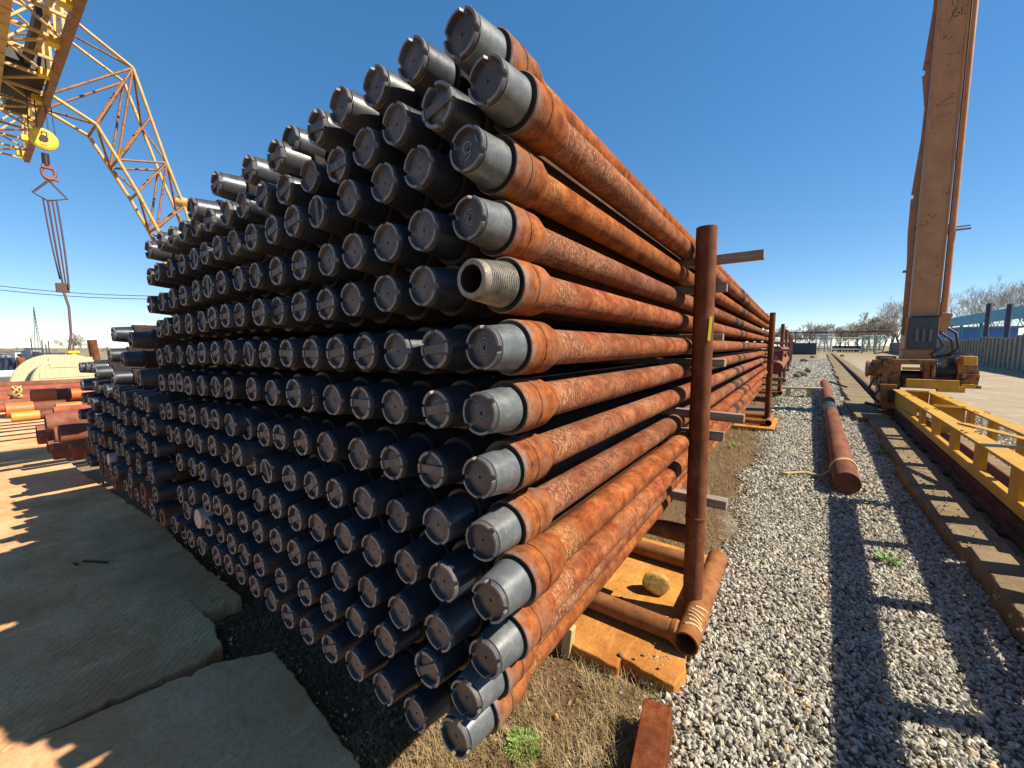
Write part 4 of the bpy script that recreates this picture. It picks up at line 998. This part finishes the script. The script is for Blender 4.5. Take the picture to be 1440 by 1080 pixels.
child('lattice_leg', m1, M['boom'], cr, None); child('leg_bracing', m2, M['boomdark'], cr)
m = MB(); m.cyl((-20.7, 5.75, 7.3), (-20.55, 6.05, 7.25), .2, n=14); child('pulley', m, M['boom'], cr); m = MB(); m.box((-21, 7.4, .3), (1.4, 1.6, .5)); child('bogie_frame', m, M['boom'], cr)

# hook block with slings
hx, hy, hz = -20.55, 2.3, 8.25
hk = thing('hook_block', 'yellow hook block with slings hanging from the bridge crane', 'hook', (hx, hy, hz))
m = MB(); m.lathe([(-.08, .05), (-.08, .27), (-.05, .33), (.05, .33), (.08, .27), (.08, .05)], 28, 'X', (hx, hy, hz)); m.box((hx + .09, hy, hz), (.02, .14, .4)); child('sheave', m, M['hookyellow'], hk)
m = MB()
m.lathe([(.105, .10), (.125, .10), (.125, .001)], 16, 'X', (hx, hy, hz)); m.box((hx + .102, hy + .02, hz + .2), (.012, .12, .03)); m.box((hx + .102, hy + .07, hz + .15), (.012, .03, .12)); m.box((hx + .102, hy - .04, hz + .15), (.012, .03, .12))
child('plate_marking', m, M['marker'], hk)
m = MB()
for dy, dx in ((-.3, 0), (.28, 0), (-.12, .04), (.14, -.04)): m.cyl((hx + dx, hy + dy, hz + .1), (hx + dx - .1, hy + dy * .8, GB + .6), .016, n=6)
child('wire_rope', m, M['wire'], hk)
m = MB(); m.cyl((hx, hy, hz - .45), (hx, hy, hz - .85), .09, n=12); child('swivel', m, M['darksteel'], hk)
m = MB(); m.tube([(hx, hy + .03 + .15 * math.sin(a), hz - 1.05 - .2 * math.cos(a)) for a in np.linspace(-2.9, 2.2, 14)], [.04] * 6 + [.06] * 4 + [.045] * 4, 8); m.box((hx, hy + .02, hz - .86), (.14, .26, .12)); m.box((hx, hy + .1, hz - 1.2), (.1, .32, .07), Matrix.Rotation(R(-15), 3, 'X')); child('hook', m, M['pinksteel'], hk)
sp = [(hx, hy + .02, hz - 1.28), (hx, hy - .36, hz - 1.78), (hx, hy - .05, hz - 1.95), (hx, hy + .4, hz - 1.78), (hx, hy + .02, hz - 1.28)]
m = MB(); m.tube(sp, .034, 8); child('lifting_ring', m, M['chain'], hk)
ends = at(88, 405, X=-20.5)
for k in range(4):
    a = Vector((hx, hy - .15 + .1 * k, hz - 1.92)); b = Vector((ends.x + .1 * (k - 1.5), ends.y - .02 + .05 * k, ends.z + (.3 if k == 0 else 0)))
    m = MB(); m.tube([a.lerp(b, t_) + Vector((0, .015 * math.sin(t_ * PI) * (k - 1.5), 0)) for t_ in np.linspace(0, 1, 8)], .021 + .005 * (k % 2), 7); child('sling', m, M['chain'], hk)
q0 = at(88, 405, X=-20.5); q1 = at(97, 432, X=-20.2); q2 = at(100, 470, X=-20.0); q3 = at(96, 505, X=-19.8); q4 = at(107, 545, X=-19.5); q5 = at(97, 500, X=-19.9); q6 = at(93, 520, X=-19.7); q7 = at(101, 535, X=-19.6)
m = MB(); m.tube([q0, q1, q2, q3, q7, q4], .035, 7); m.tube([q2, q5, q6, q7], .025, 7); m.box(q0, (.22, .3, .3)); child('hanging_cable', m, M['chain'], hk)

# ------------------------------------------------------------------ casing pipes left of the low stack
def lpipe(qx, qy, X, r, mat, label, collar=None, L=9, cl=.18):
    q = at(qx, qy, X=X)
    t = thing('casing_pipe', label, 'pipe', (q.x, q.y, q.z), 'casing pipes on the far left')
    m = MB(); m.lathe([(q.y + .25, r * .7), (q.y, r * .8), (q.y, r * .97), (q.y + .015, r), (q.y + L, r), (q.y + L, r * .8)], 28, 'Y', (q.x, 0, q.z)); m.lathe([(q.y + .25, r * .7), (q.y + .25, .001)], 28, 'Y', (q.x, 0, q.z))
    child('pipe_body', m, mat, t)
    if collar:
        m = MB(); m.lathe([(q.y - .02, r * .8), (q.y - .02, r * 1.12), (q.y + cl, r * 1.12), (q.y + cl, r * .98)], 28, 'Y', (q.x, 0, q.z)); child('collar', m, collar, t)
    return t
lpipe(64, 595, -6.1, .095, M['casing'], 'thick rust-brown pipe on top of the brown casing pile', None, 2.4)
lpipe(52, 612, -6.4, .1, M['casing'], 'leftmost thick brown casing pipe, below the top one')
lpipe(76, 613, -5.9, .085, M['casing'], 'brown casing pipe right of the leftmost thick one')
lpipe(83, 611, -5.55, .09, M['casing'], 'dark brown casing pipe nearest the black-capped stack')
lpipe(67, 628, -6.2, .08, M['casing'], 'small brown casing pipe near the bottom of the pile')
lpipe(74, 635, -5.8, .085, M['casing'], 'lowest dark casing pipe beside the red one')
lpipe(99, 636, -5.3, .075, M['casingred'], 'short red-brown casing pipe at the bottom beside the concrete')
lpipe(12, 577, -7.2, .075, M['casing'], 'brown casing pipe with a large orange collar, furthest left', M['orange'])
lpipe(20, 587, -6.9, .05, M['casing'], 'thin casing pipe with an amber collar below the large orange one', m_paint('amber_collar_paint', (.7, .27, .05), (.25, .08, .03), .66))
lpipe(47, 558, -7.4, .08, M['casing'], 'dark casing pipe with an orange collar, higher and behind', M['orange'], 3)
lpipe(103, 554, -7.1, .07, M['casing'], 'casing pipe with an orange collar half hidden by black caps', M['orange'])
lpipe(79, 578, -6.7, .045, M['casingred'], 'thin pipe with a pale red collar above the thick brown pipe', M['casingred'])
lpipe(82, 572, -6.9, .04, M['casing'], 'thin pipe with an orange collar just behind the pale red one', M['orange'])
m = MB(); m.box((-6.3, 2.4, .2), (2.6, .15, .22)); m.box((-6.3, 5.0, .2), (2.6, .15, .22)); single('timber_bearer', m, M['batten'], 'timber bearers under the brown casing pile', 'timber', (-6.3, 2.4, 0))
LABS = ['top', 'second', 'third', 'fourth', 'fifth', 'lowest']
for k, (qy, X, r) in enumerate(((543, -11.6, .07), (550, -11.2, .07), (556, -10.8, .065), (562, -10.4, .07), (568, -9.9, .06), (575, -9.4, .055))):
    q = at(0, qy, X=X); m = MB()
    m.lathe([(-5, r * .8), (-5, r), (6, r), (6, r * .8)], 20, 'Y', (q.x, 0, q.z))
    single('long_pipe', m, M['casingred'] if k % 2 else M['casing'], '%s long thin rusty pipe lying level behind the orange collars' % LABS[k], 'pipe', (q.x, -5, q.z), 'long thin pipes behind the orange collars')
m = MB(); q = at(25, 560, X=-10.5); m.beam((-9.2, 4.2, .25), (-11.8, 4.2, .42), .1, .1); m.box((-9.4, 4.2, .1), (.12, .1, .3)); m.box((-11.6, 4.2, .15), (.12, .1, .45)); single('timber_bearer', m, M['batten'], 'timber trestle under the long thin pipes', 'timber', (q.x, q.y, 0))
m = MB(); q = at(24, 551, X=-10.3)
m.tube([(q.x + .07 * math.sin(a), q.y + .045 * math.cos(a * 1.7), q.z + .09 * math.cos(a)) for a in np.linspace(0, 14, 40)], .014, 6)
single('rope_tie', m, M['strap'], 'knotted brown rope tied round the long thin pipes', 'rope', (q.x, q.y, q.z))
# cable reel
q = at(104, 541, X=-12.4); rl = thing('cable_reel', 'big cream wooden cable reel behind the casing pipes', 'reel', (q.x, q.y, 0))
RR = .68
for dx in (0, -.5):
    m = MB(); m.lathe([(dx - .05, .05), (dx - .05, RR), (dx, RR), (dx, .05)], 48, 'X', (q.x, q.y, RR - .05))
    if dx == 0:
        m.lathe([(.0, RR), (.012, RR - .005), (.012, RR - .06), (.0, RR - .065)], 48, 'X', (q.x, q.y, RR - .05))
        for k in range(6): m.box((q.x + .008, q.y, RR - .05 + (k - 2.5) * .21), (.014, 2 * math.sqrt(RR ** 2 - ((k - 2.5) * .21) ** 2) - .13, .2))
    child('flange', m, M['reel'], rl)
m = MB(); m.lathe([(-.48, .5), (-.05, .5)], 40, 'X', (q.x, q.y, RR - .05)); child('wound_cable', m, M['navy'], rl); rl.rotation_euler = (0, 0, R(27))
m = MB(); q = at(142, 520, X=-13); m.cyl((q.x, q.y, 0), (q.x + .0, q.y - .1, at(140, 478, X=-13).z), .08, n=14); single('steel_post', m, M['post'], 'short leaning brown post beside the cream reel', 'post', (q.x, q.y, 0))
m = MB(); q = at(104, 500, X=-19); m.cyl((q.x, q.y, 0), (q.x, q.y, 1.28), .09, n=12); m.box((q.x, q.y, 1.3), (.2, .26, .07)); single('bollard', m, M['hookyellow'], 'yellow bollard with a flat cap behind the reel', 'bollard', (q.x, q.y, 0))
# white pipe stack, container, block
for k, (qy, r) in enumerate(((527, .12), (531, .12), (536, .14), (540, .12))):
    q = at(0, qy, X=-19); m = MB(); m.lathe([(-6, r), (at(34 - 3 * k, qy, X=-19).y + .4, r), (at(34 - 3 * k, qy, X=-19).y + .4, .001)], 20, 'Y', (-19 - .1 * k, 0, q.z)); single('white_pipe', m, M['whitepipe'], '%s white pipe in the stack at the left edge' % ('highest', 'second', 'third', 'lowest')[k], 'pipe', (-19, -6, q.z), 'white pipes at the left edge')
q = at(43, 536, X=-18); m = MB(); m.box((q.x, q.y, .33), (.5, .5, .55)); single('concrete_block', m, M['fence'], 'grey concrete block beside the white pipes', 'block', (q.x, q.y, 0), None, .02)
for k, (ax, bx, ay) in enumerate(((38, 54, 530), (40, 52, 535), (45, 56, 526))):
    a, b = at(ax, ay, X=-20), at(bx, ay + 4, X=-20); m = MB(); m.tube([a, (a + b) / 2 + Vector((0, 0, .2)), b], .05, 6); single('scrap_bar', m, M['darksteel'], '%s dark bent scrap bar by the white pipes' % ('long', 'low', 'upper')[k], 'scrap', tuple(a), 'scrap bars by the white pipes')
q = at(10, 528, X=-30); t = thing('container', 'dark blue metal container at the left edge', 'container', (q.x, q.y, 0))
q2 = at(22, 504, X=-30); m = MB(); m.box((q.x - 2, q2.y - 3, q2.z / 2), (4, 6, q2.z)); child('body', m, M['navy'], t)
m = MB()
for k in range(12): m.box((q.x + .02, q2.y - .3 - .45 * k, q2.z / 2), (.06, .12, q2.z - .2))
child('ribs', m, M['cabinet'], t)
m = MB(); m.box((q.x, q2.y + .15, q2.z / 2), (.6, .25, q2.z + .1)); child('corner_post', m, M['runner'], t)

# far buildings on the left
def building(qx0, qx1, qtop, X, d, mat, label, nwin, roof=True):
    a, b = at(qx0, 490, X=X), at(qx1, 490, X=X); z = at((qx0 + qx1) / 2, qtop, X=X).z; z0 = gz(X) - .3; h = z - z0
    t = thing('building', label, 'building', (X, (a.y + b.y) / 2, z0), 'low buildings beyond the yard')
    m = MB(); m.box((X - d / 2, (a.y + b.y) / 2, z0 + h / 2), (d, abs(b.y - a.y), h)); child('wall', m, mat, t)
    if roof: m = MB(); m.box((X - d / 2, (a.y + b.y) / 2, z + .1), (d + .8, abs(b.y - a.y) + .6, .2)); child('roof', m, M['roof'], t)
    for k in range(nwin):
        y = a.y + (b.y - a.y) * (k + .5) / nwin; wn = MB(); wn.box((X + .02, y, z0 + h * .6), (.1, abs(b.y - a.y) / nwin * .45, h * .3)); child('window', wn, M['window'], t)
    return t
building(20, 42, 494, -230, 20, M['whitepaint'], 'whitish low building left of the mast', 2)
building(43, 58, 490, -210, 20, M['greysheet'], 'grey open-sided building below the mast', 3)
building(58, 92, 496, -190, 20, M['fence'], 'long grey shed behind the cream reel', 5)
building(2, 20, 498, -260, 12, M['greysheet'], 'small distant grey shed at the left edge', 2)
q = at(55, 500, X=-170); q.z = gz(-170); t = thing('radio_mast', 'thin lattice radio mast on the left skyline', 'mast', tuple(q)); zt = at(52, 432, X=-170).z
m = MB()
for k in range(16):
    z0, z1 = q.z + (zt - q.z) * k / 16, q.z + (zt - q.z) * (k + 1) / 16; r0, r1 = .85 * (1 - k / 16.5), .85 * (1 - (k + 1) / 16.5)
    for a in range(3):
        u = Vector((math.cos(a * 2.094), math.sin(a * 2.094), 0)); v_ = Vector((math.cos((a + 1) * 2.094), math.sin((a + 1) * 2.094), 0))
        P0 = Vector((q.x, q.y, z0)); P1 = Vector((q.x, q.y, z1))
        m.cyl(P0 + u * r0, P1 + u * r1, .055, n=4, caps=False); m.cyl(P0 + u * r0, P1 + v_ * r1, .03, n=4, caps=False)
child('lattice', m, M['wire'], t)
for k, (qx, qt) in enumerate(((46, 475), (61, 478), (70, 479), (66, 484))):
    b = at(qx, 500, X=-180); zz = gz(-180); m = MB(); m.cyl((b.x, b.y, zz), (b.x, b.y, at(qx, qt, X=-180).z), .13, n=6); single('utility_pole', m, M['wire'], '%s thin pole near the mast' % ('left', 'tall right', 'far right', 'short')[k], 'pole', (b.x, b.y, zz), 'poles round the mast')
m = MB()
for (y0, y1) in ((398, 414), (404, 418)):
    a, b = at(-60, y0 - 3, X=-60), at(260, y1 + 3, X=-45)
    m2_ = [a.lerp(b, t_) + Vector((0, 0, -.35 * math.sin(PI * t_))) for t_ in np.linspace(0, 1, 12)]; m.tube(m2_, .03, 5)
single('power_line', m, M['wire'], 'two thin overhead wires crossing the sky on the left', 'wires', (-60, -6, 12))

# ------------------------------------------------------------------ right background: wall, canopy, gate, trees
wa, wb = Vector((10.6, 28.0, 0)), Vector((17.8, 128, 0)); dW = (wb - wa).normalized(); nW = Vector((-dW.y, dW.x, 0))
t = thing('panel_wall', 'grey concrete panel wall along the right side of the yard', 'wall', tuple(wa))
L = (wb - wa).length; k = 0; s = 0
m = MB(); mp = MB()
while s < L:
    a, b = wa + dW * s, wa + dW * (s + 2.9); h = 2.15 + random.gauss(0, .05)
    m.beam(a + Vector((0, 0, h / 2 - .05)), b + Vector((0, 0, h / 2 - .05)), .12, h)
    for r_ in (.0, .33, .66): 
        c = a + dW * (2.9 * r_ + .3); mp.beam(c + nW * .09 + Vector((0, 0, 0)), c + nW * .09 + Vector((0, 0, h - .12)), .16, .08)
    s += 2.95
child('panel', m, M['fence'], t); child('rib', mp, M['fence'], t)
m = MB(); mp = None
for i_, (qx, qt) in enumerate(((1385, 428), (1414, 429))):
    b = at(qx, 480, X=13.4); zt = at(qx, qt, X=13.4).z; m = MB(); m.cyl((13.4, b.y, 0), (13.4, b.y, zt), .16, n=10)
    single('steel_post', m, M['navy'], ('left' if i_ == 0 else 'right') + ' dark post standing up behind the panel wall', 'post', (13.4, b.y, 0), 'dark posts behind the panel wall')
a, b = at(1326, 452, X=16.5), at(1600, 452, X=16.5)
t = thing('canopy', 'long teal sheet-metal canopy behind the panel wall', 'canopy', (18, (a.y + b.y) / 2, 0)); zt, zb = at(1326, 451, X=16.5).z, at(1326, 461, X=16.5).z
m = MB(); m.beam((16.5, a.y, (zt + zb) / 2), (16.5, b.y, (zt + zb) / 2), .12, zt - zb); m.beam((18.5, a.y, zt + .1), (18.5, b.y, zt + .1), 4, .1); child('roof', m, M['awning'], t)
for k in range(6): m = MB(); y = a.y + (b.y - a.y) * (k + .02) / 6; m.cyl((16.8, y, 0), (16.8, y, zb + .1), .14, n=8); child('column', m, M['awning'], t)
m = MB(); m.box((24, at(1365, 462, X=24).y, 2.1), (6, 16, 4.2)); m2 = MB(); m2.box((24, at(1365, 462, X=24).y, 4.3), (6.6, 17, .3)); t = thing('shed', 'bright blue shed glimpsed under the teal canopy', 'shed', (24, at(1365, 462, X=24).y, 0)); child('wall', m, M['blueshed'], t); child('roof', m2, M['roof'], t)
# gates across the end of the rail
def gate(qx0, qx1, qtop, qbot, Y, mat, label, bars, legs):
    a, b = at(qx0, qbot, Y=Y), at(qx1, qbot, Y=Y); zt = at(qx0, qtop, Y=Y).z; zb = .25
    t = thing('gate', label, 'gate', (a.x, Y, 0), 'pale pipe gates at the end of the rail'); th_ = .11
    m = MB()
    for x in legs: m.cyl((a.x + (b.x - a.x) * x, Y, 0), (a.x + (b.x - a.x) * x, Y, zt), th_ * 1.3, n=8)
    child('post', m, mat, t); m = MB()
    for z in (zt - .1, zb + (zt - zb) * .15): m.cyl((a.x, Y, z), (b.x, Y, z), th_, n=8)
    child('rail', m, mat, t); m = MB()
    for k in range(bars): x = a.x + (b.x - a.x) * (k + .5) / bars; m.cyl((x, Y + .03, zb), (x, Y + .03, zt - .1), .035, n=5)
    if bars: child('bars', m, mat, t)
    return t
gate(1147, 1169, 470, 489, 118, M['palegate'], 'left leaf of the pale barred gate at the end of the rail', 16, (0, 1))
gate(1168, 1212, 475, 490, 112, M['palegate'], 'open pale pipe gate right of the barred leaf', 0, (0, 1))
gate(1212, 1242, 472, 492, 104, M['greengate'], 'pale green barred gate beside the wall end', 18, (0, .6))
a, b = at(1080, 468, Y=125), at(1255, 468, Y=125); m = MB(); z = at(1160, 467, Y=125).z; m.cyl((a.x, 125, z), (b.x, 125, z), .14, n=8); z2 = at(1160, 476, Y=125).z; m.cyl((a.x, 125.2, z2), (b.x, 125.2, z2), .1, n=8)
for k in range(9): x = a.x + (b.x - a.x) * k / 8; m.cyl((x, 125.1, 0), (x, 125.1, z), .1, n=6)
single('pipe_fence', m, M['navy'], 'dark pipe fence with high rail behind the gates', 'fence', (a.x, 125, 0))
q0, q1 = at(1107, 493, Y=85), at(1148, 493, Y=85); t = thing('scrap_skip', 'dark rectangular skip at the far end of the rail', 'skip', ((q0.x + q1.x) / 2, 85, 0)); z = at(1128, 483, Y=85).z
m = MB(); m.box(((q0.x + q1.x) / 2, 86.5, z / 2), (q1.x - q0.x, 3, z)); child('body', m, M['navy'], t); m = MB(); m.box(((q0.x + q1.x) / 2, 86.5, z + .03), (q1.x - q0.x + .2, 3.2, .1)); child('rim', m, M['cabinet'], t)
for k in range(5):
    q = at(1176 + 8 * k, 489, Y=122); t = thing('parked_car', '%s dark car parked behind the open gate' % ('leftmost', 'second', 'middle', 'fourth', 'rightmost')[k], 'car', (q.x, 122, 0), 'cars parked behind the gate')
    m = MB(); m.box((q.x, 122, .65), (1.7, 4.2, .7)); m.box((q.x, 122, 1.2), (1.5, 2.2, .5)); child('body', m, M['navy'], t, None, .15)
    m = MB(); m.box((q.x, 120.88, 1.2), (1.3, .04, .36)); child('windscreen', m, M['window'], t)
    for sx in (-.75, .75):
        m = MB(); m.cyl((q.x + sx - .1, 120.6, .32), (q.x + sx + .1, 120.6, .32), .32, n=12); child('wheel', m, M['rubber'], t)
m = MB(); q = at(1183, 489, Y=60)
for k, (bx, by, sz) in enumerate(((1185, 500, .5), (1130, 507, .7), (1143, 502, .5), (1120, 528, .35), (1128, 526, .45), (1136, 521, .4))):
    q = at(bx, by, Z=.1); rock('concrete_lump', q.x, q.y, .1, sz * .55, M['railbed'], 60 + k, ('small block beside the rail on the sandy side', 'largest pale lump near the far rack posts', 'pale lump beside the rail foundation', 'left lump of broken concrete beyond the lying pipe', 'middle lump of broken concrete beyond the lying pipe', 'right lump of broken concrete beyond the lying pipe')[k], 'lumps of broken concrete')
m = MB(); q = at(1120, 548, Z=.2); m.beam((q.x - .35, q.y, .24), (q.x + .75, q.y + .15, .26), .2, .05); m.box((q.x - .2, q.y, .08), (.12, .2, .28)); m.box((q.x + .3, q.y + .1, .08), (.1, .2, .28)); single('timber_trestle', m, M['plank_y'], 'low plank trestle between the far rack post and the lying pipe', 'trestle', (q.x, q.y, 0))

# bare trees
def treemesh(seed, h, spread=.5, depth=5, tw=.0011):
    rng = random.Random(seed); mt, mtw = MB(), MB()
    def grow(p, d, L, r, lev):
        q = p; dd = d; nseg = 3 if lev < 3 else 2
        pts = [p]
        for k in range(nseg):
            dd = (dd + Vector((rng.gauss(0, .14), rng.gauss(0, .14), rng.gauss(.1, .08)))).normalized(); q = q + dd * L / nseg; pts.append(q)
        rs = [r * (1 - .45 * k / nseg) for k in range(nseg + 1)]
        (mt if lev < 3 else mtw).tube(pts, rs, 6 if lev < 2 else (4 if lev < 3 else 3))
        if lev >= depth: return
        nb = (4, 3, 3, 4, 3, 2)[lev] + (1 if rng.random() < .4 else 0)
        for b in range(nb):
            i = nseg if (b < 2 or lev == 0) else rng.choice(range(1, nseg + 1)); base = pts[i]
            if lev == 0: base = pts[1].lerp(pts[-1], rng.uniform(.25, 1))
            ax = Vector((rng.gauss(0, 1), rng.gauss(0, 1), rng.gauss(.3, .4))).normalized()
            nd = (dd * rng.uniform(.55, 1) + ax * spread * rng.uniform(.7, 1.25)).normalized()
            if nd.z < .05: nd.z = .15; nd.normalize()
            grow(base, nd, L * rng.uniform(.58, .8), max(rs[-1] * rng.uniform(.55, .75), h * tw), lev + 1)
    grow(Vector((0, 0, -.2)), Vector((0, 0, 1)), h * .33, h * .022, 0)
    return mt.mesh('trunk', M['bark']), mtw.mesh('crown', M['twig'])
TR = [treemesh(11, 10), treemesh(23, 10, .6), treemesh(37, 10, .7), treemesh(41, 10, .55)]
TRF = [treemesh(51, 10, .6, 5, .0042), treemesh(53, 10, .75, 5, .0042), treemesh(57, 10, .7, 5, .0042)]
def tree(qx, Y, qtop, var, label, X=None, far=False):
    b = at(qx, 485, Y=Y) if X is None else at(qx, 485, X=X); zt = (at(qx, qtop, Y=Y) if X is None else at(qx, qtop, X=X)).z
    zb = gz(b.x)
    t = thing('bare_tree', label, 'tree', (b.x, b.y, zb), 'bare trees on the skyline'); s_ = (zt - zb) / 9.8
    t.scale = (s_, s_, s_); t.rotation_euler = (0, 0, random.uniform(0, 6))
    T_ = TRF[var % 3] if far else TR[var]
    ob('trunk', T_[0], t); ob('crown', T_[1], t)
NN = ['first', 'second', 'third', 'fourth', 'fifth', 'sixth', 'seventh', 'eighth', 'ninth', 'tenth', 'eleventh', 'twelfth']
for k, (qx, qt, Y) in enumerate(((1094, 458, 150), (1108, 455, 155), (1125, 456, 160), (1137, 452, 148), (1152, 454, 150), (1166, 451, 155), (1181, 451, 150), (1195, 453, 160), (1207, 449, 145), (1219, 443, 140), (1231, 432, 130), (1242, 438, 140), (1100, 462, 185), (1116, 460, 180), (1131, 459, 190), (1145, 458, 180), (1159, 456, 185), (1173, 457, 180), (1188, 456, 190), (1201, 455, 180), (1213, 452, 170), (1225, 446, 165), (1237, 445, 160))):
    tree(qx, Y, qt, k % 4, ('%s distant bare tree from the second post toward the crane leg' if k < 12 else '%s hazy bare tree of the farther row behind the gates') % NN[k % 12], None, True)
for k, (qx, qt, X_) in enumerate(((1252, 416, 30), (1268, 412, 32), (1340, 402, 27), (1362, 410, 30), (1388, 388, 26), (1412, 394, 27), (1432, 376, 25), (1455, 382, 26))):
    tree(qx, None, qt, k % 4, ('tall bare tree left of the crane leg', 'tall bare tree half behind the crane leg', 'bare tree just right of the crane leg', 'smaller bare tree between the crane leg and the dark post', 'bare tree behind the left dark post', 'bare tree behind the right dark post', 'tallest bare tree at the right edge', 'bare tree cut off by the right edge')[k], X_)
for k, (qx, qt, X_) in enumerate(((99, 464, -120), (12, 488, -300), (25, 487, -320), (3, 489, -310), (36, 488, -330), (74, 488, -320), (128, 484, -250), (150, 486, -280))):
    tree(qx, None, qt, (k + 1) % 4, ('round bare tree behind the cream reel', 'small skyline tree near the left edge', 'second small skyline tree near the left edge', 'skyline tree at the very left', 'small skyline tree above the whitish building', 'small skyline tree above the grey shed', 'small tree behind the leaning post', 'low tree beside the black caps')[k], X_, True)
